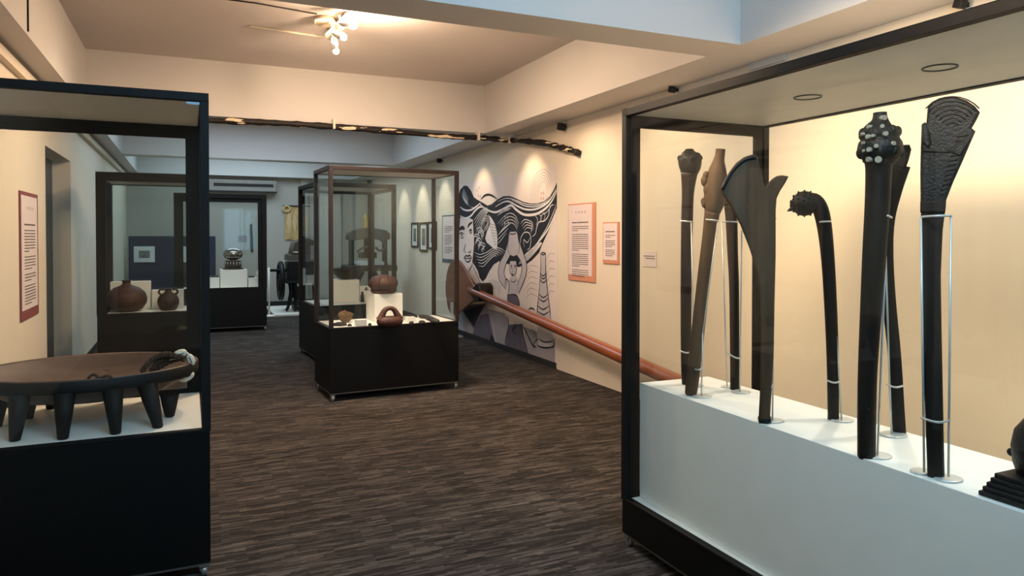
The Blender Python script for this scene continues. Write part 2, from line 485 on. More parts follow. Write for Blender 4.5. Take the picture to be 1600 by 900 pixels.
# ------------------------------------------------------------------ clubs on the long plinth
ZP = .79
pl = MB().box(0, -2.3, .231, .405, 0, ZP).build('plinth', M_PLINTH, None, bevel=.002)
pl.location = (1.99, 2.9, 0); pl.rotation_euler = (0, 0, math.radians(-1.3))
tag(pl, 'long pale plinth block carrying the row of wooden clubs', 'plinth')
PT = ZP + .001


def poly3(P, uv):
    return [P(u, v) for u, v in uv]


def px_tube(mb, P, rows, n=14, flat=None, m=0, k=4):
    """rows of (u, v, half width in px) -> tapered round bar"""
    vs = sm([(r[0], r[1], r[2]) for r in rows], k)
    pts = [P(q[0], q[1]) for q in vs]
    dd = [depth(p) for p in pts]
    return mb.tube(pts, [max(.001, q[2]) * z / F for q, z in zip(vs, dd)], n, m, flat=flat)


def club(name, label, foot):
    p = at(foot[0], foot[1], z=PT)
    return thing(name, label, 'club', p, 'wooden clubs on the plinth'), Plane(p), p


# 1 slim knobbed club
t, P, p = club('knobbed_club', 'slim dark club with a small rounded knob head, first on the plinth', (1072, 600))
mb = px_tube(MB(), P, [(1073, 600, 7.5), (1072, 560, 8), (1072, 450, 8.5), (1073.5, 345, 9), (1075, 300, 9.5), (1077, 270, 13)])
mb.build('shaft', M_DARKW, t)
mb = px_tube(MB(), P, [(1077, 272, 12.5), (1078, 262, 16.5), (1078, 252, 18), (1078, 246, 17.5), (1077, 240, 13), (1077, 236, 8), (1077, 233, 6)])
for k in range(9):
    a = PI + k * PI / 8
    q = P(1078 + 16 * math.cos(a), 247 - 1.5 * math.sin(a)) - P.n * (.035 * abs(math.sin(a)))
    mb.ell(q, .012, .012, .014, n=8, k=6)
mb.build('head', M_BLACKW, t)
# 2 leaning lobed club
t, P, p = club('lobed_club', 'leaning brown club with a lobed root-like head', (1079, 617))
px_tube(MB(), P, [(1079, 617, 7), (1080, 610, 9.5), (1086, 560, 10), (1098, 450, 10), (1108, 370, 10.5), (1113, 330, 12)]).build('shaft', M_BROWNW, t)
mb = px_tube(MB(), P, [(1113, 332, 12), (1116, 315, 16), (1119, 290, 17), (1121, 268, 14), (1123, 252, 9), (1125, 242, 7.5), (1126, 233, 7.5)])
for u, v, r in [(1103, 275, 5), (1101, 283, 6), (1099, 315, 4), (1101, 318, 5), (1135, 300, 6), (1120, 276, 12), (1108, 296, 9)]:
    q = P(u, v); r *= depth(q) / F
    mb.ell(q - P.n * .01, r, r, r * 1.5, n=10, k=8)
mb.build('head', M_BROWNW, t)
# 3 plain pole club partly behind the beaked one
t, P, p = club('plain_club', 'plain dark straight club standing behind the beaked club', (1148, 608))
px_tube(MB(), P, [(1148, 609, 8), (1148, 603, 7), (1148, 560, 7), (1147, 450, 7.5), (1145, 400, 8), (1143, 345, 9), (1141, 320, 9.5)]).build('shaft', M_DARKW, t)
px_tube(MB(), P, [(1141, 322, 9.5), (1142, 300, 10.5), (1145, 280, 10), (1147, 270, 6)]).build('head', M_DARKW, t)
# 4 beaked gunstock-shaped club
t, P, p = club('beaked_club', 'broad brown club with a curved fin blade and side prong', (1195, 660))
ol = [(1185, 657), (1187, 620), (1188.5, 560), (1189, 500), (1187, 455), (1181, 420), (1171, 388), (1157, 352), (1143, 325), (1130, 305), (1126, 296), (1131, 284), (1140, 268), (1150, 255), (1162, 246), (1174, 242), (1181, 242), (1184, 246), (1187, 260), (1191, 276), (1195, 293), (1199, 288), (1205, 281), (1213, 275.5), (1222, 274), (1232, 276), (1227, 286), (1219, 298), (1213.5, 310), (1212, 330), (1212, 400), (1210, 480), (1208.5, 560), (1205, 620), (1203, 658), (1195, 661)]
MB().slab(poly3(P, ol), P.n, .036, .008).build('blade', M_BROWNW, t)
rim = sm(poly3(P, [(1129, 297), (1142, 272), (1155, 257), (1168, 249), (1181, 247)]), 5)
MB().tube([q - P.n * .018 for q in rim], .007, 8).build('raised_rim', M_DARKW, t)
MB().slab(poly3(P, [(1184, 652), (1205, 652), (1205, 658), (1198, 662), (1186, 660)]), P.n, .042, .005).build('butt', M_BLACKW, t)
# 5 bent club with a spiked ball
t, P, p = club('bent_ball_club', 'black bent-necked club with a toothed ball head and side spike', (1302, 655))
px_tube(MB(), P, [(1302, 655, 9), (1302, 645, 8.5), (1301, 560, 9), (1298, 480, 9.5), (1294, 410, 10), (1289, 360, 11), (1283, 330, 12), (1274, 314, 11.5), (1262, 310, 9)]).build('shaft', M_DARKW, t)
mb = MB(); c = P(1257, 318); R0 = 19.5 * depth(c) / F
mb.ell(c, R0, R0, R0, n=24, k=16)
for i in range(7):
    for j in range(16):
        a = -PI / 2 + PI * (i + .5) / 7; w_ = 2 * PI * (j + .5 * (i % 2)) / 16
        dvec = (P.r * -1) * math.sin(a) + (P.n * math.cos(w_) + Vector((0, 0, 1)) * math.sin(w_)) * math.cos(a)
        mb.tube([c + dvec * R0 * .95, c + dvec * R0 * 1.12], [R0 * .12, R0 * .03], 6)
mb.build('toothed_head', M_BLACKW, t)
MB().tube([P(1242, 324), P(1230, 330)], [.014, .002], 8).build('spike', M_BLACKW, t)
# 7 flared club behind the studded one
t, P, p = club('flared_club', 'dark club with a flared end, leaning behind the studded mace', (1406, 677))
px_tube(MB(), P, [(1406, 678, 11), (1405, 671, 9.5), (1398, 560, 9.5), (1389, 470, 10), (1384, 400, 11), (1385, 345, 12), (1392, 298, 16), (1402, 258, 19)], flat=(P.n, .5)).build('shaft', M_DARKW, t)
MB().slab(poly3(P, [(1383, 262), (1388, 236), (1396, 228), (1421, 226.5), (1424, 234), (1420, 250), (1414, 266)]), P.n, .05, .01).build('flared_head', M_DARKW, t)
# 6 studded mace
t, P, p = club('studded_mace', 'heavy dark mace whose bulbous head is studded with pale discs', (1354, 713))
px_tube(MB(), P, [(1354, 713, 12.5), (1354, 706, 13.5), (1355, 600, 14), (1360, 500, 15.5), (1366, 400, 17.5), (1371, 320, 18.5), (1373, 262, 19.5), (1373, 250, 24)]).build('shaft', M_DARKW, t)
hd = px_tube(MB(), P, [(1373, 256, 21), (1374, 247, 27), (1374.5, 240, 31.5), (1375, 232, 32.5), (1375, 223, 31), (1375, 217, 27.5), (1374.5, 211, 30), (1374, 204, 28), (1374, 198, 21), (1375, 190, 13.5), (1375, 183, 10.5), (1375, 176, 10)], 24)
for k in range(8):
    w_ = 2 * PI * k / 8
    for (v, r) in ((238, 29), (207, 26)):
        c = P(1375, v); rr = r * depth(c) / F
        hd.ell(c + (P.r * math.cos(w_) + P.n * math.sin(w_)) * rr * .9, rr * .28, rr * .28, rr * .34, n=10, k=8)
hdo = hd.build('head', M_BLACKW, t)
for u, v, r in [(1381, 186, 4), (1357, 201, 2.8), (1378, 201, 3), (1383, 213, 3.6), (1356, 217, 3.4), (1364, 216, 2.4), (1348, 212, 2.5), (1349, 226, 2.3), (1369, 232, 3.2), (1358, 237, 3.6), (1395, 227, 3.4), (1372, 252, 5), (1357, 251, 4), (1396, 208, 3), (1350, 238, 2.2)]:
    q = P(u, v); z = depth(q); rr = r * z / F
    half = {True: 31, False: 25}[v > 208] * z / F
    if v < 195: half = 12 * z / F
    if v > 245: half = 25 * z / F
    off = (u - 1374) * z / F
    dpt = math.sqrt(max(0.0001, half * half - off * off))
    nrm = (P.r * off - P.n * dpt).normalized()
    c = q - P.n * (dpt + .008)
    MB().tube([c + nrm * -.02, c + nrm * .004], rr, 14).build('inlay_disc', M_INLAY, hdo)
# 8 broad paddle club
t, P, p = club('paddle_club', 'tall black paddle club with a fan-shaped carved blade', (1464, 745))
sh_ = [(1449, 742), (1446, 650), (1442, 560), (1440, 450), (1439, 328), (1477, 328), (1473, 360), (1470, 430), (1471, 500), (1473, 600), (1476, 742), (1464, 747)]
MB().slab(poly3(P, sh_), P.n, .038, .008).build('shaft', M_DARKW, t)
ol = [(1438.6, 328), (1438.5, 315), (1438, 270), (1439, 226), (1440, 199), (1443, 193.5), (1447.5, 193), (1448.5, 180), (1449.5, 169), (1456, 160), (1468, 154), (1482, 152), (1496, 153.5), (1510, 158), (1522, 166), (1531, 176.5), (1526, 187), (1518, 201), (1524, 206), (1516, 224), (1505, 250), (1490, 283), (1478, 314), (1477.2, 328)]
MB().slab(poly3(P, ol), P.n, .04, .008).build('blade', M_BLACKW, t)
MB().slab(poly3(P, [(1438, 315), (1478.5, 315), (1477, 332), (1438, 332)]), P.n, .05, .004).build('collar', M_DARKW, t)
cv = MB()
for k in range(13):
    v = 215 + k * 7.5
    u1 = 1520 - (v - 206) * .385
    cv.tube([P(u1 - 22 + k * .6, v) - P.n * .0205, P(u1 - 4, v - 3) - P.n * .0205], .0022, 6)
for k in range(7):
    rr = 12 + k * 7
    cv.tube([P(1488 + rr * math.cos(a) * 1.0, 204 - rr * .95 * math.sin(a)) - P.n * .0205 for a in [PI * (.22 + .07 * j) for j in range(9)]], .002, 6)
cv.tube([P(1441, 237) - P.n * .0205, P(1500, 239) - P.n * .0205], .003, 6)
cv.build('carved_lines', M_DARKW, t)
MB().slab(poly3(P, [(1440, 224), (1440, 196), (1446, 192), (1453, 208), (1456, 226), (1450, 233)]), P.n, .058, .008).build('side_flange', M_BLACKW, t)
MB().slab(poly3(P, [(1481, 236), (1505, 220), (1523, 205), (1514, 226), (1500, 246)]), P.n, .056, .006).build('side_flange', M_BLACKW, t)

# wire stands: base disc, upright rods, hooks round the club
def stand(label, foot, rods, hooks, r=.045, discs=None):
    p = at(foot[0], foot[1], z=ZP + .002)
    t = thing('wire_stand', label, 'stand', (p.x, p.y, ZP), 'wire stands holding the clubs')
    P = Plane(p)
    for (du, dv, dr) in discs or [(foot[0], foot[1], r)]:
        q = at(du, dv, z=ZP)
        MB().lathe([(dr, 0), (dr, .003), (dr * .9, .005)], (q.x, q.y, ZP + .0008), 28, sy=.85).build('base_disc', M_WIRE, t)
    for (u0, v0, u1, v1) in rods:
        MB().tube([P(u0, v0), P(u1, v1)], .0032, 8).build('rod', M_WIRE, t)
    for (u0, v0, u1, v1) in hooks:
        a, b = P(u0, v0), P(u1, v1)
        k = -P.n
        MB().tube(sm([a, a * .6 + b * .4 + k * .032, a * .3 + b * .7 + k * .034, b], 5), .0036, 8).build('hook', M_WIRE, t)


stand('pale wire stand beside the slim knobbed club', (1085, 603), [(1085, 602, 1080, 345)], [(1063, 345, 1081, 347), (1062, 548, 1079, 550)])
stand('pale wire stand beside the leaning lobed club', (1097, 620), [(1096, 619, 1098, 520), (1098, 520, 1122, 345)], [(1086, 577, 1098, 574), (1103, 343, 1122, 345)])
stand('pale two-rod wire stand round the plain straight club', (1156, 613), [(1156, 612, 1159, 360), (1136, 604, 1128, 345)], [(1136, 551, 1157, 560), (1130, 346, 1153, 347)], discs=[(1136, 605, .03), (1158, 613, .045)])
stand('pale wire stand beside the beaked club', (1207, 658), [(1207, 656, 1210, 340)], [(1203, 603, 1208, 600), (1204, 340, 1212, 342)])
stand('pale wire stand beside the bent ball club', (1316, 657), [(1315, 656, 1296, 345)], [(1292, 594, 1312, 596), (1279, 347, 1298, 346)])
stand('pale wire stand beside the studded mace', (1372, 713), [(1371, 711, 1386, 340)], [(1340, 635, 1369, 636), (1380, 335, 1393, 340)])
stand('pale wire stand behind the flared club', (1396, 680), [(1393, 679, 1390, 600), (1390, 600, 1384, 400)], [(1386, 601, 1410, 603)], .05)
stand('pale two-rod wire stand round the tall paddle club', (1468, 748), [(1444, 738, 1439, 340), (1482, 745, 1486, 337)], [(1440, 653, 1483, 657), (1440, 339, 1486, 337)], discs=[(1441, 738, .036), (1482, 749, .042)])

# stepped carving at the near end of the plinth
p = at(1528, 773, z=PT)
t = thing('stepped_carving', 'dark carved piece with a stepped base and domed top at the plinth end', 'carving', (p.x, p.y, PT))
x0, y0 = p.x, p.y
mb = MB()
for k in range(5):
    dx = .0065 * k
    mb.box(x0 + dx, y0 - .52, PT + .013 * k, x0 + .30 - dx, y0 - dx, PT + .013 * (k + 1))
mb.build('stepped_base', M_BLACKW, t, bevel=.003)
c = (x0 + .14, y0 - .118, PT + .065)
MB().lathe([(.088, 0), (.098, .03), (.102, .07), (.094, .115), (.07, .15), (.035, .168), (0, .172)], c, 28).build('dome', M_BLACKW, t)
MB().ell((x0 + .11, y0 - .024, PT + .11), .014, .014, .012).build('lug', M_BLACKW, t)

# ------------------------------------------------------------------ wooden bowl with cowrie cord
ZD = .654
bc = Vector((-.422, 3.86, ZD))
t = thing('legged_bowl', 'wide dark wooden bowl on stout tapering legs', 'bowl', bc)
ZR = .893
rx, ry = .462, .378
prof = [(.02, .095), (.45, .098), (.72, .122), (.90, .165), (.965, .205), (1.0, ZR - ZD), (.985, ZR - ZD + .004), (.955, ZR - ZD - .004), (.86, .195), (.62, .15), (.35, .130), (.0, .125)]
MB().lathe(prof, bc, 56, sx=rx, sy=ry).build('basin', M_BOWL, t)
MB().lathe([(.99, ZR - ZD - .055), (1.004, ZR - ZD - .045), (1.004, ZR - ZD - .004), (.99, ZR - ZD)], bc, 56, sx=rx, sy=ry, cap=False).build('rim_band', M_BOWLLEG, t)
for k, (u, v, hw) in enumerate([(22, 690, 0), (94, 693, 0), (178, 686, 0), (247, 669, 0), (265, 652, 0), (43, 655, 0)]):
    f = at(u, v, z=ZD); f.y = max(f.y, 3.47) + .012
    dd_ = Vector(((f.x - bc.x) / rx, (f.y - bc.y) / ry, 0)).normalized()
    rr_ = min(.935, Vector(((f.x - bc.x) / rx, (f.y - bc.y) / ry, 0)).length)
    top = Vector((bc.x + dd_.x * rx * rr_, bc.y + dd_.y * ry * rr_, ZD + (.186 if rr_ > .85 else .104)))
    MB().tube([(f.x, f.y, ZD + .001), (f.x, f.y, ZD + .004), f * .5 + top * .5, top], [.018, .021, .032, .042], 12).build('leg', M_BOWLLEG, t)
for dx, dy in ((-.2, .27), (.05, .31), (-.36, -.02), (.22, .25)):
    MB().tube([(bc.x + dx, bc.y + dy, ZD + .001), (bc.x + dx * .97, bc.y + dy * .95, ZD + .10), (bc.x + dx * 1.0, bc.y + dy * .98, ZD + .165)], [.02, .032, .038], 12).build('leg', M_BOWLLEG, t)
# braided cord with shells
P = Plane((.0, 3.74, 0))
t = thing('shell_garland', 'braided brown cord with white cowrie shells looped over the bowl rim', 'garland', (.0, 3.80, ZR))
cordpts = [
    [(222, 580), (232, 566), (243, 558), (258, 553), (272, 555), (288, 560)],
    [(236, 580), (246, 566), (258, 558), (270, 556)],
    [(240, 580), (255, 570), (270, 563), (282, 560), (292, 559)],
]
mb = MB()
for j, line in enumerate(cordpts):
    pts = []
    for i, q in enumerate(sm([(u, v, 0) for u, v in line], 8)):
        w_ = P(q[0], q[1]); pts.append(w_ + Vector((0, .02 * (j - 1), 0)))
    for s_ in (0, PI):
        mb.tube([a + Vector((0, .008 * math.sin(i * .9 + s_), .008 * math.cos(i * .9 + s_))) for i, a in enumerate(pts)], .009, 7)
mb.tube(sm([P(292, 560), P(296, 568), P(296, 580), P(292, 588)], 5), .005, 7)
mb.build('braid', M_CORD, t)
def cowrie(u, v, L_, ang):
    c = P(u, v); R = Matrix.Rotation(ang, 3, 'Y')
    m_ = MB().ell(c, L_, L_ * .6, L_ * .62, R, 16, 12)
    m_.tube([c + R @ Vector((-L_ * .85, 0, 0)), c + R @ Vector((-L_ * 1.35, 0, -L_ * .12))], [L_ * .26, L_ * .1], 8)
    o = m_.build('cowrie_shell', M_SHELL, t)
    MB().slab([c + R @ Vector((a * L_ * .7, -L_ * .605 + L_ * .12 * a * a, b * L_ * .07)) for a, b in ((-1, 0), (-.5, 1), (.5, 1), (1, 0), (.5, -1), (-.5, -1))], (0, 1, 0), .003).build('shell_slit', M_CORD, o)
cowrie(280, 554, .036, -.45); cowrie(298, 562, .03, 1.2); cowrie(290, 588, .04, -.3)
MB().ell(P(246, 563), .012, .01, .007).build('bead', M_SHELL, t)
pl_ = at(141, 588, z=ZR); pl_.y = bc.y - ry * .975 * math.sqrt(1 - ((pl_.x + .045 - bc.x) / rx) ** 2)
o = MB().tube(sm([pl_ + Vector((0, 0, .004)), pl_ + Vector((.02, 0, .02)), pl_ + Vector((.045, 0, .004)), pl_ + Vector((.07, -.005, .012)), pl_ + Vector((.09, 0, .003))], 5), .006, 8).build('fibre_tie', M_CORD, None)
tag(o, 'small loop of pale fibre tied at the near rim of the wooden bowl', 'tie')

# ------------------------------------------------------------------ pottery case contents
ZK = .6685
def dk(u, v): return at(u, v, z=ZK)
def block(name, label, u0, u1, vb, vt, dpt, z=ZK, group=None, m=None, rz=math.radians(3.0)):
    a, b = at(u0, vb, z=z), at(u1, vb, z=z)
    wd = (b - a).length
    y = a.y
    h = at(u0, vt, y=y).z - z
    t_ = MB().box(0, 0, .0005, wd, dpt, h).build(name, m or M_WHITE, None, bevel=.002)
    t_.location = (a.x, a.y, z); t_.rotation_euler = (0, 0, rz)
    return tag(t_, label, 'block', group), a, b, h
o, a, b, h = block('display_block', 'large white display block carrying the round lidded pot', 585.5, 631, 503.5, 460, .30)
blk = (a + b) / 2; ztop = ZK + h
c = Vector((blk.x - .02, blk.y + .15, ztop + .0005))
t = thing('round_pot', 'squat round brown pot with a domed shoulder on the large white block', 'pot', c)
k = 22.3 * depth(c) / F
MB().lathe([(.62, 0), (.70, .02), (.78, .10), (.80, .20), (.74, .28), (.92, .34), (1.0, .50), (1.0, .66), (.92, .84), (.72, 1.02), (.45, 1.14), (.2, 1.18), (0, 1.19)], (c.x, c.y, c.z), 32, sx=k, sy=k, cap=True) if False else None
prof = [(r * k, z * k * 1.05) for r, z in [(.70, 0), (.79, .02), (.80, .12), (.80, .22), (.72, .28), (.90, .38), (1.0, .58), (1.0, .72), (.92, .90), (.72, 1.08), (.45, 1.2), (.2, 1.24), (0.0, 1.25)]]
MB().lathe(prof, c, 36).build('body', M_CLAY, t)
mb = MB()
for j in range(9):
    w_ = 2 * PI * j / 9
    mb.tube([c + Vector((math.cos(w_) * r * k * 1.005, math.sin(w_) * r * k * 1.005, z * k * 1.05)) for r, z in [(.92, .40), (1.01, .6), (1.0, .74), (.92, .92), (.72, 1.09)]], .007, 6)
mb.build('ribs', M_CLAYD, t)
# stirrup-handled pot
p = dk(610, 509.5)
c = Vector((p.x, p.y + .02, ZK + .0005))
t = thing('handled_pot', 'reddish clay pot with a tall arched handle in front of the large white block', 'pot', c)
k = 21 * depth(c) / F
MB().lathe([(r * k, z * k) for r, z in [(.70, 0), (.92, .10), (1.0, .30), (.97, .46), (.84, .62), (.66, .70), (.45, .62), (.25, .54), (0, .52)]], c, 36, sy=.62).build('body', M_CLAY, t)
hp = sm([c + Vector((x * k, 0, z * k)) for x, z in [(-.78, .42), (-.66, .62), (-.54, .88), (-.38, 1.16), (-.17, 1.29), (.02, 1.31), (.2, 1.27), (.39, 1.1), (.53, .84), (.64, .62), (.76, .42)]], 5)
MB().tube(hp, [k * (.16 + .16 * abs(2 * i / (len(hp) - 1) - 1) ** 1.5) for i in range(len(hp))], 14).build('handle', M_CLAY, t)
o, *_ = block('small_block', 'small white block beside the ochre sherd in the pottery case', 557, 573.5, 510, 500, .07, group='small white blocks in the pottery case')
o, *_ = block('small_block', 'small white block by the dark slabs in the pottery case', 637, 650, 503.5, 496, .07, group='small white blocks in the pottery case')
# sherds
def sherd(label, u, v, w_, h_, d_, m, rz, seed, top=None):
    rnd = random.Random(seed)
    p = dk(u, v)
    n = 9
    pts = []
    for i in range(n):
        a = 2 * PI * i / n
        r = 1 + rnd.uniform(-.22, .18)
        pts.append(Vector((math.cos(a) * w_ / 2 * r, math.sin(a) * d_ / 2 * r, 0)))
    mb = MB()
    lo = [Vector((q.x, q.y, 0)) for q in pts]
    hi = [Vector((q.x * .8, q.y * .8, h_ * rnd.uniform(.6, 1.0))) for q in pts]
    vs = lo + hi + [Vector((0, 0, h_))]
    fs = [tuple(reversed(range(n)))] + [(i, (i + 1) % n, n + (i + 1) % n, n + i) for i in range(n)] + [(n + i, n + (i + 1) % n, 2 * n) for i in range(n)]
    mb.add(vs, fs, 0, False)
    o = mb.build('potsherd', m, None)
    o.location = (p.x, p.y, ZK + .001); o.rotation_euler = (0, 0, rz)
    return tag(o, label, 'potsherd', 'potsherds on the pottery case deck')
sherd('curved grey sherd at the corner of the pottery case deck', 531, 509, .15, .035, .08, M_SHERD, -.3, 1)
for i, (u, v, lab) in enumerate([(546.5, 509.6, 'tiny dark sherd beside the curved grey sherd'), (561, 509.2, 'tiny dark sherd in front of the small block by the ochre sherd'), (578, 508.6, 'tiny dark sherd in front of the large white block'), (643, 505.4, 'tiny rounded sherd in front of the small block by the slabs'), (659, 504.6, 'flat oval grey sherd in front of the pair of dark slabs')]):
    s_ = .04 if i < 3 else .055 + .02 * (i - 3)
    sherd(lab, u, v, s_, .022 if i < 4 else .025, s_ * .8, M_SHERD, i, 10 + i)
sherd('thin dark sherd lying along the back sill of the pottery case', 645, 496, .14, .02, .05, M_CLAYD, .1, 31)
# long slabs
for (lab, u0, v0, u1, v1, wd, hh, sd) in [('long grey stone slab, the longer of the two in the pottery case', 666, 497, 684, 506, .07, .03, 4), ('short dark stone slab beside the longer grey one', 657, 495, 664, 498, .07, .025, 5)]:
    a, b = dk(u0, v0), dk(u1, v1)
    dirv = (b - a); L_ = dirv.length; rz = math.atan2(dirv.y, dirv.x)
    mb = MB().slab([(0, -.3 * wd, 0), (L_ * .3, -.5 * wd, 0), (L_ * .9, -.45 * wd, 0), (L_, 0, 0), (L_ * .85, .5 * wd, 0), (L_ * .2, .45 * wd, 0), (-.01, .1, 0) if False else (0, .3 * wd, 0)], (0, 0, 1), hh, .006)
    o = mb.build('stone_slab', M_SHERD, None); o.location = (a.x, a.y, ZK + .001 + hh / 2); o.rotation_euler = (0, 0, rz)
    tag(o, lab, 'slab', 'stone slabs in the pottery case')
# ochre boat-shaped sherd
p = dk(540, 504)
t = thing('ochre_sherd', 'ochre and brown boat-shaped vessel fragment with a jagged rim', 'potsherd', (p.x, p.y, ZK + .001), 'potsherds on the pottery case deck')
k = 12 * depth(p) / F
n = 28; vs = []; fs = []
prof_ = [(.35, 0), (.7, .25), (.95, .75), (1.0, 1.0)]
rnd = random.Random(3)
for j, (r, z) in enumerate(prof_):
    for i in range(n):
        w_ = 2 * PI * i / n
        zz = z * k * 1.1
        if j == 3: zz += k * (.45 * max(0, math.cos(w_ - 1.6)) ** 3 + rnd.uniform(-.08, .08))
        vs.append((p.x + math.cos(w_) * r * k, p.y + math.sin(w_) * r * k * .6, ZK + .001 + zz))
for j in range(3):
    for i in range(n):
        fs.append((j * n + i, j * n + (i + 1) % n, (j + 1) * n + (i + 1) % n, (j + 1) * n + i))
fs.append(tuple(reversed(range(n))))
ob = MB().add(vs, fs, 0, True).build('wall', M_SHERDY, t)
sd_ = ob.modifiers.new('thickness', 'SOLIDIFY'); sd_.thickness = .012
MB().lathe([(.34 * k, .0), (.72 * k, .28 * k)], (p.x, p.y, ZK + .0015), 24, sy=.6).build('dark_foot', M_CLAYD, t)

# ------------------------------------------------------------------ case behind: bowl on block
ZK2 = .669
a = at(521, 476, y=9.05); a.z = ZK2
w2 = .40
hb = at(521, 438, y=9.05).z - ZK2
xb = at(521, 470, y=9.05).x
w2 = min(w2, at(563, 470, y=9.05).x - xb - .012)
o = MB().box(0, 0, .0005, w2, .35, hb).build('display_block', M_WHITE, None, bevel=.002); o.location = (xb, 9.05, ZK2)
tag(o, 'tall white block under the dark wooden bowl, in the case behind the pottery', 'block')
zt = ZK2 + hb
c = Vector((xb + .21, 9.22, zt + .0005)); k = 22 * depth(c) / F
t = thing('dark_bowl', 'dark wooden bowl resting on the tall white block', 'bowl', c)
MB().lathe([(r * k, z * k) for r, z in [(.45, 0), (.7, .12), (.92, .38), (1.0, .66), (1.02, .74), (.95, .70), (.8, .35), (.5, .16), (0, .12)]], c, 32).build('basin', M_DARKW, t)
MB().lathe([(1.0 * k, .70 * k), (1.06 * k, .72 * k), (1.06 * k, .77 * k), (1.0 * k, .78 * k)], c, 32, cap=False).build('rim', M_BLACKW, t)
xs = at(563, 470, y=9.05).x
hs = at(563, 448, y=9.05).z - ZK2
o = MB().box(0, 0, .0005, .14, .15, hs).build('display_block', M_WHITE, None, bevel=.002); o.location = (xs, 9.08, ZK2)
tag(o, 'small white block with a dark figurine in front, beside the tall white block', 'block')
t = thing('figurine', 'small dark upright figurine in front of the small white block', 'figurine', (xs + .02, 9.02, ZK2))
MB().lathe([(.026, 0), (.028, .01), (.02, .03), (.024, .06), (.02, .09), (.012, .1)], (xs + .02, 9.02, ZK2 + .0005), 16).build('body', M_BLACKW, t)
MB().ell((xs + .02, 9.02, ZK2 + .115), .016, .016, .019).build('head', M_BLACKW, t)
o = MB().slab([(xs + .05, 9.078, zt - .30 + .26), (xs + .11, 9.078, zt - .30 + .26), (xs + .085, 9.078, zt - .30 + .31)], (0, 1, 0), .003).build('label_card', M_IRONG, None)
o.location.z = ZK2 + hs - .08 - (zt - .30 + .26) + .03
tag(o, 'tiny grey triangular card on the small white block', 'card')

# ------------------------------------------------------------------ clay pot case (behind the bowl case)
ZK3 = .7185
def blk3(label, u0, u1, vt, y, d_, z=ZK3, name='display_block', m=M_WHITE):
    x0_, x1_ = at(u0, vt, y=y).x, at(u1, vt, y=y).x
    h_ = at(u0, vt, y=y).z - z
    o = MB().box(0, 0, .0005, x1_ - x0_, d_, h_).build(name, m, None, bevel=.002); o.location = (x0_, y, z)
    return tag(o, label, 'block'), h_
blk3('wide white block behind the round clay pot', 172, 235, 441, 8.62, .16)
blk3('low white block behind the handled bottle', 237, 287, 454, 8.60, .16)
c = Vector((at(198, 470, y=8.42).x, 8.42, ZK3 + .0005)); k = 29 * depth(c) / F
t = thing('round_jar', 'large round reddish brown clay jar with a narrow neck', 'jar', c)
MB().lathe([(r * k, z * k) for r, z in [(.35, 0), (.75, .12), (.97, .45), (1.0, .72), (.9, 1.02), (.62, 1.28), (.3, 1.4), (.2, 1.48), (.2, 1.62), (.3, 1.68), (.22, 1.68), (.1, 1.5)]], c, 36).build('body', M_CLAY, t)
c = Vector((at(263, 470, y=8.38).x, 8.38, ZK3 + .0005)); k = 15.5 * depth(c) / F
t = thing('handled_bottle', 'dark round bottle with two small looped handles at the neck', 'bottle', c)
MB().lathe([(r * k, z * k) for r, z in [(.6, 0), (.8, .15), (1.0, .7), (1.0, 1.1), (.8, 1.5), (.45, 1.75), (.32, 1.85), (.3, 2.1), (.42, 2.2), (.3, 2.2), (.1, 2.0)]], c, 28).build('body', M_CLAYD, t)
for s_ in (-1, 1):
    MB().tube(sm([c + Vector((s_ * .35 * k, 0, 2.05 * k)), c + Vector((s_ * .7 * k, 0, 2.1 * k)), c + Vector((s_ * .85 * k, 0, 1.8 * k)), c + Vector((s_ * .6 * k, 0, 1.55 * k))], 5), .1 * k, 8).build('handle', M_CLAYD, t)

# ------------------------------------------------------------------ trophy case contents
ZK4 = .669
yb = 12.35
x0_, x1_ = at(344, 440, y=yb).x, at(386.5, 440, y=yb).x
zt = at(360, 421.5, y=yb).z
o = MB().box(x0_, yb, ZK4 + .0005, x1_, yb + .35, zt).build('display_block', M_WHITE, None, bevel=.003)
tag(o, 'square white block under the silver trophy', 'block')
c = Vector(((x0_ + x1_) / 2, yb + .17, zt + .0005)); px = depth(c) / F
t = thing('trophy', 'silver egg-shaped ball trophy on a round fluted base', 'trophy', c)
MB().lathe([(15 * px, 0), (15 * px, 2 * px), (12 * px, 2.2 * px)], c, 32).build('foot', M_BLACKW, t)
MB().lathe([(11.5 * px, 2.2 * px), (11.5 * px, 11 * px), (11 * px, 13.5 * px), (6 * px, 13.6 * px)], c, 24, smooth=False).build('drum', M_TROPHYB, t)
mb = MB()
for j in range(16):
    w_ = 2 * PI * j / 16
    mb.tube([c + Vector((11.6 * px * math.cos(w_), 11.6 * px * math.sin(w_), z * px)) for z in (3, 12)], 1.0 * px, 6)
mb.build('flutes', M_SILVER, t)
MB().ell(c + Vector((0, 0, 23.5 * px)), 14.2 * px, 10 * px, 9.7 * px, n=28, k=18).lathe([(5 * px, 13.6 * px), (3 * px, 15.5 * px)], c, 18).build('ball', M_SILVER, t)
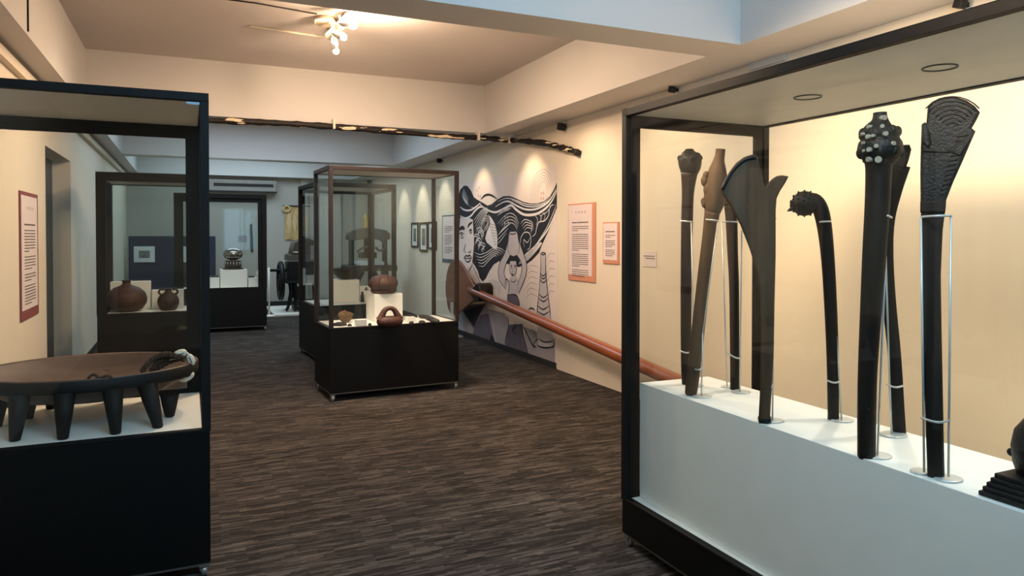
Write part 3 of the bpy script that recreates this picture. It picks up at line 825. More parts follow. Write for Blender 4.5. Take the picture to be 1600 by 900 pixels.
for (u0, u1, nm, lb) in [(318, 343, 'tray_block', 'low white block holding a dark slate, on the door-wall side of the trophy'), (388, 407, 'tray_block', 'low white block holding small pale items, on the press side of the trophy')]:
    xa, xb_ = at(u0, 440, y=yb - .05).x, at(u1, 440, y=yb - .05).x
    zz = at(u0, 434, y=yb - .05).z
    o = MB().box(xa, yb - .05, ZK4 + .0005, xb_, yb + .28, zz).build(nm, M_WHITE, None, bevel=.003); tag(o, lb, 'block')
    if u0 < 330:
        o = MB().box(xa + .1, yb, zz + .0005, xb_ - .01, yb + .2, zz + .018).build('slate', M_BLACKW, None); tag(o, 'thin dark slate lying on the low white block', 'slate')
    else:
        o = MB().box(xa + .01, yb, zz + .0005, xa + .10, yb + .14, zz + .02).build('booklet', M_BLACKW, None); tag(o, 'small dark booklet lying beside the pale shell near the trophy', 'booklet')
        o = MB().lathe([(.02, 0), (.05, .02), (.045, .06), (.02, .10), (.0, .12)], (xa + .17, yb + .1, zz + .0005), 14).build('shell', M_SHELL, None); tag(o, 'pale conical shell on the low white block near the trophy', 'shell')

# ------------------------------------------------------------------ back wall: board, pictures, air conditioner, cloth
yb = 15.6
x1_ = at(337, 400, y=yb).x
t = thing('display_board', 'navy freestanding display board by the back wall', 'board', (x1_ - .9, yb, 0))
MB().box(x1_ - 1.55, yb, .10, x1_, yb + .05, 1.5).build('panel', M_BLUE, t)
for xx in (x1_ - 1.45, x1_ - .1):
    MB().box(xx - .02, yb - .2, .0, xx + .02, yb + .25, .03).box(xx - .015, yb + .01, .03, xx + .015, yb + .04, .10).build('foot', M_IRON, t)
for (u0, u1, lb) in [(209, 242, 'white-mounted small landscape photograph on the navy board, nearer the door wall'), (285.5, 318, 'white-mounted small photograph on the navy board, nearer the trophy')]:
    a_, b_ = at(u0, 385, y=yb - .012), at(u1, 409.5, y=yb - .012)
    t = thing('framed_photo', lb, 'picture', ((a_.x + b_.x) / 2, yb - .012, b_.z), 'photographs on the navy board')
    MB().box(a_.x, yb - .02, b_.z, b_.x, yb - .001, a_.z).build('mount', M_MOUNT, t)
    mx, mz = (b_.x - a_.x) * .24, (a_.z - b_.z) * .27
    MB().box(a_.x + mx, yb - .024, b_.z + mz, b_.x - mx, yb - .0205, a_.z - mz).build('print', M_PICT, t)
yw = YB - .001
a_, b_ = at(318, 279, y=16.0), at(433, 302, y=16.0)
t = thing('air_conditioner', 'white wall air conditioner with a long dark outlet slot', 'air conditioner', (a_.x + .7, YB, b_.z))
MB().box(a_.x, 16.02, b_.z, b_.x, YB - .001, min(a_.z, ZB - .005)).build('housing', M_AC, t, bevel=.02)
s0, s1 = at(334, 285.5, y=16.0), at(427, 292, y=16.0)
MB().box(s0.x, 16.0, s1.z, s1.x, 16.0195, s0.z).build('outlet_slot', M_SLOT, t)
MB().box(a_.x, 16.005, b_.z, b_.x, 16.0195, b_.z + .035).build('lower_flap', M_SLOT, t)
# tapa cloth
a_, b_ = at(445, 322, y=YB - .03), at(482, 375, y=YB - .03)
t = thing('hanging_cloth', 'ochre bark cloth hanging from a thin rod on the back wall', 'cloth', ((a_.x + b_.x) / 2, YB - .03, b_.z))
n = 24; vs = []; fs = []
for j in range(9):
    for i in range(n + 1):
        s_ = i / n
        vs.append((a_.x + (b_.x - a_.x) * s_, YB - .035 + .012 * math.sin(s_ * 17 + j * .2), a_.z + (b_.z - a_.z) * j / 8 + (.02 * math.sin(s_ * 9) if j == 8 else 0)))
for j in range(8):
    for i in range(n):
        fs.append((j * (n + 1) + i, j * (n + 1) + i + 1, (j + 1) * (n + 1) + i + 1, (j + 1) * (n + 1) + i))
MB().add(vs, fs, 0, True).build('cloth', M_TAPA, t)
MB().tube([(a_.x - .04, YB - .05, a_.z + .005), (b_.x + .04, YB - .05, a_.z + .005)], .012, 8).build('rod', M_SLOT, t)
mb = MB()
for k_ in range(4):
    xx = a_.x + (b_.x - a_.x) * (.15 + .24 * k_)
    mb.slab([(xx, YB - .052, a_.z - .12), (xx + .06, YB - .052, a_.z - .3), (xx + .02, YB - .052, a_.z - .62), (xx - .05, YB - .052, a_.z - .35)], (0, 1, 0), .002)
mb.build('pattern', M_TAPA2, t)
c = at(448, 325, y=YB - .06)
mb = MB()
for k_ in range(10):
    w_ = 2 * PI * k_ / 10
    mb.ell(c + Vector((math.cos(w_) * .07, 0, math.sin(w_) * .06 - .02)), .03, .02, .022, n=8, k=6)
t = mb.build('garland', M_TAPA2, None); tag(t, 'pale ring garland hanging over the rod end of the bark cloth', 'garland')
a_, b_ = at(390.5, 351, y=YB - .03), at(395, 392, y=YB - .03)
o = MB().slab([(a_.x, YB - .02, a_.z), (b_.x - .01, YB - .02, a_.z + .02), (b_.x + .01, YB - .02, b_.z), (b_.x - .02, YB - .02, b_.z - .03), (a_.x + .005, YB - .02, b_.z + .05)], (0, 1, 0), .03, .006).build('wall_staff', M_DARKW, None)
tag(o, 'narrow dark wooden staff hung upright on the back wall above the trophy case', 'staff')
a_, b_ = at(372, 368, y=YB - .004), at(386, 378, y=YB - .004)
o = MB().box(a_.x, YB - .006, b_.z, b_.x, YB - .0005, a_.z).build('wall_label', M_INKL, None); tag(o, 'small grey label card on the back wall beside the hung staff', 'label')

# ------------------------------------------------------------------ flywheel press on a white platform
yp = 14.6
o = MB().box(1.46, 13.95, .001, 2.9, 15.75, .035).build('platform', M_WHITE, None, bevel=.004); tag(o, 'low white floor platform under the flywheel press', 'platform')
ZQ = .0355
def X(u, y=yp): return at(u, 430, y=y).x
def Z(v, u=450, y=yp): return at(u, v, y=y).z
xw = X(438.5)
t = thing('printing_press', 'black iron treadle press with a spoked flywheel on the white platform', 'press', (X(462), yp, ZQ))
zc = Z(438.5); rw = (Z(409) - Z(468)) / 2
mb = MB()
ring = [Vector((xw, yp + rw * .93 * math.cos(2 * PI * i / 40), zc + rw * .93 * math.sin(2 * PI * i / 40))) for i in range(41)]
mb.tube(ring, .045, 10, cap=False)
fw = mb.build('flywheel', M_IRON, t)
for i in range(6):
    w_ = 2 * PI * i / 6 + .3
    q = sm([Vector((xw, yp, zc)), Vector((xw, yp + rw * .5 * math.cos(w_ + .22), zc + rw * .5 * math.sin(w_ + .22))), Vector((xw, yp + rw * .9 * math.cos(w_), zc + rw * .9 * math.sin(w_)))], 4)
    MB().tube(q, .022, 8).build('spoke', M_IRON, fw)
MB().tube([(xw - .04, yp, zc), (xw + .04, yp, zc)], .06, 12).build('hub', M_IRON, fw)
MB().tube([(X(422), yp, Z(422)), (X(470), yp, Z(422))], .028, 10).build('shaft', M_IRON, t)
xa, xb_ = X(447.5), X(492)
MB().box(xa, yp - .25, Z(440), xb_, yp + .3, Z(409)).box(xa - .03, yp - .3, Z(442), xb_ + .02, yp + .34, Z(438)).build('bed', M_IRON, t, bevel=.015)
MB().box(xa - .01, yp - .27, Z(407), xb_, yp + .25, Z(398)).box(xa - .03, yp - .22, Z(400), xa + .15, yp - .1, Z(396)).build('ink_table', M_IRONG, t, bevel=.01)
hx = [(452.5, 398), (454, 389), (456.5, 380), (462, 376), (470, 373), (480, 372), (488, 376), (492, 386), (492, 398)]
MB().slab([(X(u), yp, Z(v, u)) for u, v in hx], (0, 1, 0), .5, .02).build('cover', M_TAPC, t)
MB().tube([(X(455), yp - .26, Z(394)), (X(469), yp - .26, Z(394))], .012, 8).build('bar', M_CHROME, t)
for (u0, u1) in ((451, 448), (458, 461), (487, 490)):
    for dy in (-.22,):
        MB().tube(sm([(X(u0), yp + dy, Z(441)), (X(u0) + .02, yp + dy, Z(455)), (X((u0 + u1) / 2), yp + dy, Z(472)), (X(u1) - .02, yp + dy, ZQ + .06), (X(u1) - .05, yp + dy, ZQ + .037)], 4), [.042] * 8 + [.030] * 5 + [.030] * 4, 8).build('leg', M_IRON, t)
cw = Vector((X(466), yp + .05, Z(459)))
mb = MB(); r2 = 8.5 * depth(cw) / F
mb.tube([cw + Vector((r2 * math.cos(2 * PI * i / 24), 0, r2 * math.sin(2 * PI * i / 24))) for i in range(25)], .025, 8, cap=False)
for i in range(4):
    w_ = PI * i / 4
    mb.tube([cw + Vector((r2 * math.cos(w_), 0, r2 * math.sin(w_))), cw - Vector((r2 * math.cos(w_), 0, r2 * math.sin(w_)))], .016, 6)
mb.build('drive_gear', M_IRON, t)
MB().box(X(456), yp - .25, Z(483), X(486), yp + .1, Z(478)).build('treadle', M_IRON, t, bevel=.006)
# barrier post
pb = at(420.5, 494, z=0)
t = thing('barrier_post', 'slim white barrier post on a small base next to the flywheel press', 'barrier post', (pb.x, pb.y, 0))
zt = at(420.5, 418, y=pb.y).z
MB().tube([(pb.x, pb.y, .02), (pb.x, pb.y, zt)], .017, 12).build('pole', M_WHITE, t)
MB().lathe([(.15, 0), (.15, .012), (.05, .022), (.02, .03)], (pb.x + .02, pb.y, .001), 28).build('base', M_WHITE, t)

# ------------------------------------------------------------------ ornate hand press seen through the cases
yp = 13.2
o = MB().box(2.35, 12.75, .001, 3.45, 13.75, .03).build('platform', M_IRONG, None); tag(o, 'low grey platform under the ornate iron hand press', 'platform')
t = thing('hand_press', 'ornate iron hand press with a brass finial behind the two middle cases', 'press', (X(574, yp), yp, .031))
xa, xb_ = X(544, yp), X(606, yp)
def Zp(v, u=575): return at(u, v, y=yp).z
for xx in (xa + .06, xb_ - .06):
    MB().lathe([(.08, .032), (.10, .08), (.07, .12), (.065, Zp(455)), (.07, Zp(450)), (.075, Zp(420)), (.05, Zp(410)), (.05, Zp(372)), (.08, Zp(368)), (.07, Zp(362))], (xx, yp, 0), 16).build('column', M_IRON, t)
MB().slab([(X(u, yp), yp, Zp(v, u)) for u, v in [(541, 374), (542, 364), (548, 360), (560, 357.5), (575, 356), (590, 357.5), (603, 360), (609, 366), (608, 374), (598, 376), (575, 372), (552, 376)]], (0, 1, 0), .16, .02).build('head_beam', M_IRONG, t)
mb = MB().lathe([(.05, Zp(359)), (.07, Zp(355)), (.035, Zp(352)), (.065, Zp(348)), (.035, Zp(344)), (.055, Zp(340)), (.02, Zp(336)), (.0, Zp(333))], (X(572, yp), yp, 0), 16)
mb.build('finial', M_BRASS, t)
MB().tube([(X(573, yp), yp, Zp(368)), (X(573, yp), yp, Zp(395))], [.06, .05], 12).box(X(562, yp), yp - .15, Zp(403), X(586, yp), yp + .15, Zp(394)).build('platen', M_IRON, t, bevel=.01)
MB().box(xa - .05, yp - .5, Zp(422), xb_ + .05, yp + .4, Zp(414)).build('bed', M_IRON, t, bevel=.01)
MB().box(X(556, yp), yp - .4, Zp(413), X(592, yp), yp + .3, Zp(408)).build('tympan', M_MOUNT, t)
MB().tube(sm([(X(570, yp), yp - .2, Zp(385)), (X(560, yp), yp - .35, Zp(387)), (X(550, yp), yp - .45, Zp(392))], 4), .018, 8).build('bar_handle', M_IRONG, t)
for s_ in (-1, 1):
    xm = (xa + xb_) / 2
    MB().tube(sm([(xm + s_ * .1, yp, Zp(424)), (xm + s_ * .2, yp, Zp(440)), (xm + s_ * .28, yp, Zp(460)), (xm + s_ * .4, yp, .1), (xm + s_ * .45, yp, .077)], 4), .045, 8).build('leg', M_IRON, t)
MB().tube([(xm, yp - .45, Zp(425)), (xm, yp - .45, .034)], .03, 8).build('leg', M_IRON, t)
MB().tube(sm([(X(590, yp), yp - .1, Zp(372)), (X(600, yp), yp - .12, Zp(384)), (X(592, yp), yp - .12, Zp(392)), (X(584, yp), yp - .12, Zp(386))], 4), .02, 8).build('scroll_lever', M_IRONG, t)

# ------------------------------------------------------------------ pictures and panels on the mural wall
def wallbox(mb, u0, v0, u1, v1, x0, x1, m=0):
    """box on the mural wall between two photo corners (upper-left, lower-right)"""
    a, b = at(u0, v0, x=XR), at(u1, v1, x=XR)
    return mb.box(x0, a.y, a.z, x1, b.y, b.z, m)
for (u0, v0, u1, v1, lb) in [(644, 348, 654.5, 387, 'narrow dark-framed print on the mural wall, farthest along toward the presses'), (657, 347.5, 669, 393.5, 'narrow dark-framed print, middle one of the three on the mural wall'), (670.5, 346.5, 683, 390, 'narrow dark-framed print, the one beside the teal-edged text panel')]:
    a, b = at(u0, v0, x=XR), at(u1, v1, x=XR)
    t = thing('framed_print', lb, 'picture', (XR, (a.y + b.y) / 2, b.z), 'framed prints on the mural wall')
    y0_, y1_, z0_, z1_ = b.y, a.y, b.z, a.z
    fw_ = .035
    MB().box(XR - .025, y0_, z0_, XR - .001, y0_ + fw_, z1_).box(XR - .025, y1_ - fw_, z0_, XR - .001, y1_, z1_).box(XR - .025, y0_ + fw_, z0_, XR - .001, y1_ - fw_, z0_ + fw_).box(XR - .025, y0_ + fw_, z1_ - fw_, XR - .001, y1_ - fw_, z1_).build('frame', M_BFRAME, t)
    MB().box(XR - .012, y0_ + fw_, z0_ + fw_, XR - .001, y1_ - fw_, z1_ - fw_).build('mount', M_MOUNT, t)
    MB().box(XR - .014, y0_ + .13, z0_ + .11, XR - .0125, y1_ - .13, z1_ - .11).build('print', M_PICT, t)


def text_lines(mb, y0, y1, zrow, x, sgn, hgt, rnd, last=1.0):
    """one printed line as separate word bars on a wall facing -x (sgn=-1: reads from far to near)"""
    yy = y0; end = y0 + (y1 - y0) * last
    dirn = 1 if y1 > y0 else -1
    while (end - yy) * dirn > .004:
        w_ = rnd.uniform(.012, .045) * dirn
        e = yy + w_
        if (e - end) * dirn > 0: e = end
        mb.box(x, yy, zrow, x + sgn * .0008, e, zrow + hgt)
        yy = e + .007 * dirn


def text_panel(name, label, xw, sgn, ya, yb, z0, z1, border, edges, title=True, paras=(3, 9, 7, 4), seed=1, lh=.018, hgt=.009, marks=True, top=.2):
    """xw wall plane, sgn outward; ya = side where lines begin, yb = where they end"""
    t = thing(name, label, 'text panel', (xw, (ya + yb) / 2, z0), 'printed text panels on the walls')
    lo, hi = min(ya, yb), max(ya, yb)
    MB().box(xw + sgn * .0005, lo, z0, xw + sgn * .012, hi, z1).build('board', border, t)
    l_, r_, b_, t_ = edges
    d = 1 if yb > ya else -1
    pa, pb = ya + d * l_, yb - d * r_
    MB().box(xw + sgn * .0125, min(pa, pb), z0 + b_, xw + sgn * .014, max(pa, pb), z1 - t_).build('paper', M_PAPER, t)
    W = abs(pb - pa); H = z1 - t_ - z0 - b_
    rnd = random.Random(seed)
    x = xw + sgn * .0142
    mb = MB()
    m0, m1 = pa + d * W * .17, pb - d * W * .14
    z = z1 - t_ - H * top
    if marks:
        mk = MB()
        for i in range(4):
            yy = pa + d * W * (.32 + .13 * i)
            mk.box(x, yy, z1 - t_ - H * .12, x + sgn * .0008, yy + d * .014, z1 - t_ - H * .12 + .022)
        mk.build('heading_mark', M_INKL, t)
    if title:
        tb = MB(); text_lines(tb, m0, m1, z, x, sgn, hgt * 1.5, rnd); tb.build('title', M_INK, t)
        z -= lh * 1.9
    for pz in paras:
        for i in range(pz):
            text_lines(mb, m0, m1, z, x, sgn, hgt, rnd, 1.0 if i < pz - 1 else rnd.uniform(.35, .8)); z -= lh
        z -= lh * .9
        mb.build('paragraph', M_INK, t); mb = MB()
    return t


text_panel('text_panel', 'tall pinkish text panel with orange edging on the wall right beyond the mural', XR, -1, 6.86, 6.29, 1.027, 1.846, M_ORANGE, (.010, .065, .06, .014), paras=(3, 9, 7, 4), seed=2, lh=.0212, hgt=.008, top=.26)
text_panel('text_panel', 'small orange-edged text panel between the tall text panel and the club case', XR, -1, 6.143, 5.855, 1.23, 1.638, M_ORANGE, (.010, .026, .035, .012), paras=(2, 4, 4), seed=3, lh=.0185, hgt=.007, marks=False, top=.24)
text_panel('text_panel', 'pale text panel with teal lower edge, on the wall behind the pottery case', XR, -1, 11.11, 10.50, 1.08, 1.835, M_TEAL, (.035, .03, .055, .02), paras=(4, 6, 4), seed=4, lh=.028, hgt=.012, marks=False, title=False, top=.25)
text_panel('text_panel', 'pink text panel with a maroon edge beside the dark doorway', XL, 1, 6.26, 6.93, .87, 1.835, M_MAROON, (.02, .05, .075, .03), paras=(8, 5, 3, 7), seed=5, lh=.0225, hgt=.008, top=.26)
a, b = at(1004.5, 392, x=XR), at(1026, 417.5, x=XR)
t = thing('caption_card', 'small greyish caption card on the wall seen through the end of the club case', 'label', (XR, (a.y + b.y) / 2, b.z))
MB().box(XR - .006, b.y, b.z, XR - .0005, a.y, a.z).build('card', M_PAPER, t)
MB().box(XR - .007, b.y + .02, (a.z + b.z) / 2 + .02, XR - .0062, a.y - .02, (a.z + b.z) / 2 + .03).box(XR - .007, b.y + .02, (a.z + b.z) / 2, XR - .0062, a.y - .05, (a.z + b.z) / 2 + .01).build('text', M_INKL, t)

# ------------------------------------------------------------------ mural
my0, my1, mz0, mz1 = 7.13, 10.45, .012, 2.295
t = thing('wall_mural', 'large black and white mural of a woman with flowing hair and a pot carrier', 'mural', (XR, (my0 + my1) / 2, mz0))
MX = XR - .004
MB().box(MX, my0, mz0, XR - .0005, my1, mz1).build('ground', M_MBASE, t)
def c1(x, y): return (700 + x / 6.426, 250 + y / 6.43)
def c2(x, y): return (680 + x / 4.286, 380 + y / 4.286)
def W(uv, lay):
    p = at(uv[0], uv[1], x=XR); p.x = MX - .0008 * lay
    p.y = min(max(p.y, my0 + .002), my1 - .002)
    return p
def shape(mb, uvs, lay, smooth=0, m=0):
    pts = [W(q, lay) for q in uvs]
    if smooth:
        pts = sm(pts + [pts[0]], smooth)[:-1]
    mb.add(pts, [tuple(range(len(pts)))], m)
def line(mb, uvs, w_, lay, k=5, m=0):
    pts = sm([W(q, lay) for q in uvs], k)
    L_, R_ = [], []
    for i, p in enumerate(pts):
        d = pts[min(i + 1, len(pts) - 1)] - pts[max(i - 1, 0)]
        nrm = Vector((0, -d.z, d.y)); nrm = nrm.normalized() if nrm.length > 1e-9 else Vector((0, 0, 1))
        e = min(1, .35 + 3 * min(i, len(pts) - 1 - i) / len(pts))
        L_.append(p + nrm * w_ / 2 * e); R_.append(p - nrm * w_ / 2 * e)
    n_ = len(pts)
    mb.add(L_ + R_, [(i, i + 1, n_ + i + 1, n_ + i) for i in range(n_ - 1)], m)
hair = MB()
H1 = [c1(*q) for q in [(55, 900), (50, 700), (60, 540), (90, 420), (125, 300), (165, 256), (200, 262), (235, 310), (262, 372), (300, 400), (345, 425), (400, 458), (440, 445), (500, 395), (560, 364), (620, 362), (690, 387), (760, 420), (830, 437), (900, 437), (970, 413), (1030, 360), (1070, 290), (1097, 225), (1097, 480), (1060, 600), (1010, 720), (940, 870)]] + \
     [c2(*q) for q in [(700, 62), (650, 115), (600, 150), (560, 160), (480, 137), (430, 120), (395, 142), (365, 187), (340, 237), (320, 257), (300, 232), (287, 185), (264, 145), (250, 125), (258, 60), (262, 0)]] + \
     [c1(*q) for q in [(262, 780), (252, 600), (215, 583), (165, 590), (125, 575), (118, 700), (112, 900)]]
shape(hair, H1, 1)
hair.build('hair', M_MHAIR, t)
# grey body shading
gm = MB(); shape(gm, [c2(*q) for q in [(160, 470), (300, 420), (345, 415), (382, 490), (412, 690), (300, 655), (160, 612)]], 1); gm.build('pale_shading', M_MGREY, t)
gm = MB(); shape(gm, [c2(*q) for q in [(360, 440), (470, 470), (495, 520), (480, 690), (412, 670), (385, 500)]], 1); gm.build('pale_shading', M_MGREY, t)
gm = MB(); shape(gm, [c2(*q) for q in [(600, 560), (700, 600), (805, 640), (805, 815), (640, 755), (600, 720)]], 1); gm.build('pale_shading', M_MGREY, t)
vm = MB(); shape(vm, [c2(*q) for q in [(165, 440), (250, 410), (345, 405), (300, 480), (262, 575), (235, 530), (185, 455)]], 2); vm.build('violet_skirt', M_MVIOL, t)
vm = MB(); shape(vm, [c2(*q) for q in [(262, 575), (305, 480), (360, 470), (385, 600), (365, 675), (250, 640)]], 2); vm.build('violet_skirt', M_MVIOL, t)
vm = MB(); shape(vm, [c2(*q) for q in [(500, 545), (585, 540), (600, 640), (625, 755), (475, 700), (480, 600)]], 2); vm.build('violet_skirt', M_MVIOL, t)
vm = MB(); shape(vm, [c2(*q) for q in [(486, 345), (545, 348), (567, 400), (560, 430), (490, 420)]], 2); vm.build('violet_skirt', M_MVIOL, t)
dm = MB()
wg = MB(); shape(wg, [c2(*q) for q in [(382, 600), (413, 690), (362, 672)]], 3); wg.build('dark_wedge', M_MHAIR, t)
wg = MB(); shape(wg, [c2(*q) for q in [(190, 455), (330, 410), (262, 560)]], 3); wg.build('dark_wedge', M_MHAIR, t)
# white hair strokes
wl = MB()
def wc(pts, w_): line(wl, [c1(*q) for q in pts], w_, 3)
def wd(pts, w_): line(wl, [c2(*q) for q in pts], w_, 3)
wc([(320, 440), (400, 500), (470, 525), (530, 508), (590, 476), (640, 456), (690, 500), (760, 545), (840, 552), (920, 530), (1000, 472), (1060, 392), (1096, 312)], .032)
wc([(480, 470), (560, 424), (620, 418), (700, 462), (780, 495), (870, 497), (960, 462), (1030, 402), (1095, 296)], .022)
wc([(640, 400), (700, 425), (780, 462), (880, 470), (970, 440), (1040, 380), (1095, 272)], .012)
wc([(500, 420), (570, 388), (630, 388), (700, 410), (780, 442), (880, 452), (970, 425), (1040, 360)], .010)
wc([(1070, 450), (1030, 470), (1012, 560), (970, 612), (920, 622), (895, 680), (882, 740), (850, 770)], .014)
wc([(1055, 440), (1000, 520), (950, 550), (930, 600)], .010)
wc([(1095, 490), (1070, 570), (1010, 692), (930, 802), (850, 895)], .026)
wc([(1096, 440), (1050, 560), (990, 690), (900, 830)], .010)
for k in range(4):
    e = k * 36
    wc([(505 + e * .5, 640 + e * .3), (560 + e * .35, 575 + e * .55), (620 + e * .2, 535 + e * .9), (680 - e * .05, 560 + e * .85), (715 - e * .15, 640 + e * .6)], .009)
for k in range(4):
    e = k * 30
    wc([(735 + e * .4, 640 + e * .8), (770 + e * .3, 600 + e * .9), (810 + e * .1, 605 + e * .85), (850 - e * .1, 630 + e * .7), (862 - e * .3, 700 + e * .4)], .009)
wc([(730, 890), (735, 790), (770, 730), (820, 735), (838, 800), (825, 880), (800, 900)], .012)
wc([(770, 880), (765, 800), (800, 830), (830, 780)], .009)
for k in range(3):
    e = k * 50
    wc([(505, 760 + e * .8), (560 - e * .2, 700 + e), (630 - e * .4, 640 + e * .9)], .009)
wc([(505, 760), (560, 690), (635, 635)], .016)
for k in range(7):   # fan over the brow
    e = k * 14
    wc([(165 + e * .5, 285 + e * 1.1), (150 + e * .6, 360 + e * .8), (190 + e * .4, 440 + e * .3), (240 + e * .2, 470 + e * .1)], .013)
wc([(125, 470), (165, 500), (225, 505), (285, 470), (330, 430)], .026)
wc([(125, 560), (180, 585), (235, 560), (275, 510), (330, 470), (390, 490)], .03)
for k in range(6):   # strands over the temple
    e = k * 25
    wc([(262 + e * .3, 610 + e * 1.2), (300 + e * .4, 560 + e * .6), (350 + e * .3, 500 + e * .35), (400 + e * .1, 480 + e * .3)], .010)
rnd = random.Random(12)
for k in range(9):   # curls beside the face
    x_, y_ = 300 + rnd.uniform(-22, 60), 700 + k * 22
    wc([(x_ - 25, y_ + 30), (x_ - 18, y_ - 12), (x_ + 18, y_ - 20), (x_ + 30, y_ + 12), (x_ + 6, y_ + 24), (x_ + 24, y_ + 52)], .013)
for k in range(5):   # lower waves
    e = k * 20
    wd([(268 + e * .35, 62 + e * 1.1), (300 + e * .3, 75 + e * 1.0), (345 + e * .05, 62 + e * .85), (395 - e * .1, 32 + e * .75), (440 - e * .4, 35 + e * .6), (478 - e * .8, 62 + e * .4)], .010)
for k in range(6):
    e = k * 12
    wd([(560 + e * .3, 140 - e * .6), (620 + e * .2, 112 - e * 1.0), (680 + e * .1, 50 - e * .7), (720 - e * .1, 0 - e * .1)], .010)
for k in range(5):
    wc([(85 - k * 4 + 0, 420 + k * 30), (70, 560 + k * 25), (66 + k * 3, 720)], .012)
for (x_, y_) in ((575, 560), (600, 560), (570, 620), (605, 615)):
    wc([(x_, y_), (x_ + 8, y_ + 28)], .02)
wl.build('white_strokes', M_MWHITE, t)
sw = MB()
shape(sw, [c1(*q) for q in [(408, 548), (440, 580), (475, 640), (495, 720), (502, 800), (498, 890), (470, 895), (430, 860), (395, 830), (378, 790), (395, 720), (425, 650), (425, 590)]], 4)
sw.build('white_shell', M_MWHITE, t)
pot = MB()
def c3(x, y): return (672 + x / 2.5, 234 + y / 2.5)
shape(pot, [c3(*q) for q in [(308, 350), (295, 400), (275, 440), (268, 480), (275, 515), (298, 545), (305, 520), (291, 482), (297, 450), (313, 415)]], 3.6)
shape(pot, [c3(*q) for q in [(345, 345), (365, 400), (378, 440), (378, 480), (366, 520), (347, 562), (342, 530), (358, 482), (360, 445), (342, 412)]], 3.9)
shape(pot, [c3(*q) for q in [(312, 321), (340, 319), (346, 340), (351, 380), (346, 408), (328, 416), (313, 410), (306, 385), (308, 350)]], 4.2)
shape(pot, [c2(*q) for q in [(505, 120), (545, 120), (550, 170), (540, 215), (560, 245), (550, 348), (488, 345), (495, 270), (512, 215), (500, 170)]], 4.60)
shape(pot, [c2(*q) for q in [(708, 70), (742, 70), (745, 200), (755, 330), (775, 470), (795, 660), (795, 695), (690, 690), (690, 640), (688, 470), (700, 330), (706, 200)]], 4.80)
pot.build('pot_carrier', M_MLGREY, t)
# black outlines
def bc_(pts, w_): line(dm, [c1(*q) for q in pts], w_, 5)
def bd(pts, w_): line(dm, [c2(*q) for q in pts], w_, 5)
bc_([(335, 395), (370, 360), (410, 348), (455, 362), (495, 392)], .03)
bc_([(120, 698), (145, 680), (172, 690)], .06)
bc_([(203, 680), (215, 650), (250, 622)], .035)
bc_([(118, 745), (140, 730), (166, 748)], .02); bc_([(125, 775), (145, 785), (163, 770)], .012); bc_([(140, 745), (142, 770)], .05)
bc_([(214, 715), (230, 698), (247, 705)], .018); bc_([(218, 728), (232, 735), (246, 722)], .012); bc_([(232, 706), (233, 724)], .04)
bd([(206, 0), (200, 30), (195, 52), (208, 62)], .014); bd([(222, 62), (238, 58), (240, 44)], .014)
bd([(195, 97), (212, 82), (222, 88), (232, 80), (246, 95)], .022); bd([(195, 98), (220, 102), (246, 96)], .014); bd([(198, 100), (215, 124), (232, 120), (246, 98)], .02)
bd([(225, 190), (240, 165), (256, 130)], .014); bd([(165, 120), (230, 215), (290, 300), (315, 325)], .02); bd([(255, 150), (290, 230), (318, 300)], .012)
for k in range(8):
    bc_([(410 + k * 9, 600 + k * 34), (430 + k * 6, 640 + k * 30), (495, 660 + k * 26)], .006)
for k in range(3):
    wc2 = MB()
    line(wc2, [c1(500 + k * 14, 560 - k * 22), c1(560 + k * 14, 520 - k * 14), c1(620 + k * 10, 500 - k * 8)], .008, 3)
    wc2.build('white_curl', M_MWHITE, t); wc2 = MB()
    line(wc2, [c1(345 + k * 12, 690 - k * 6), c1(345 + k * 12, 620 + k * 4), c1(390, 560 + k * 22), c1(415 - k * 8, 600 + k * 16), c1(400 - k * 8, 680 - k * 6), c1(365, 720 - k * 14)], .010, 3)
    wc2.build('white_curl', M_MWHITE, t); wc2 = MB()
    line(wc2, [c1(880 + k * 40, 560 - k * 16), c1(905 + k * 38, 600 - k * 20), c1(890 + k * 36, 660 - k * 24)], .008, 3)
    wc2.build('white_curl', M_MWHITE, t)
# woman outline
line(dm, [c3(*q) for q in [(308, 350), (295, 400), (275, 440), (268, 480), (275, 515), (298, 545)]], .014, 5); line(dm, [c3(*q) for q in [(313, 415), (297, 450), (291, 482), (305, 520)]], .012, 5)
line(dm, [c3(*q) for q in [(345, 345), (365, 400), (378, 440), (378, 480), (366, 520), (347, 562)]], .014, 5); line(dm, [c3(*q) for q in [(342, 412), (360, 445), (358, 482), (342, 530)]], .012, 5); line(dm, [c3(*q) for q in [(312, 327), (326, 330), (340, 325)]], .014, 5)
bd([(470, 294), (478, 240), (498, 262), (500, 300), (487, 345)], .014)
cap_ = MB(); shape(cap_, [c2(*q) for q in [(500, 118), (503, 98), (525, 88), (548, 98), (551, 150), (545, 122), (525, 110), (507, 122)]], 5); cap_.build('carrier_hair', M_MHAIR, t)
bd([(502, 120), (500, 165), (508, 200), (525, 215), (540, 205), (549, 170), (548, 120)], .012)
bd([(508, 152), (520, 150)], .018); bd([(532, 150), (545, 152)], .018); bd([(512, 160), (518, 168)], .018); bd([(536, 160), (542, 168)], .018); bd([(525, 165), (522, 190), (528, 192)], .008); bd([(517, 203), (522, 213), (520, 218)], .03)
bd([(508, 235), (512, 255), (535, 258), (548, 240)], .010)
bd([(487, 345), (545, 348), (567, 400), (560, 425)], .016); bd([(487, 345), (490, 420)], .014); bd([(488, 480), (495, 560), (475, 640), (473, 690)], .014)
bd([(575, 540), (600, 640), (628, 750)], .014); bd([(535, 530), (540, 560), (520, 580), (545, 605)], .02)
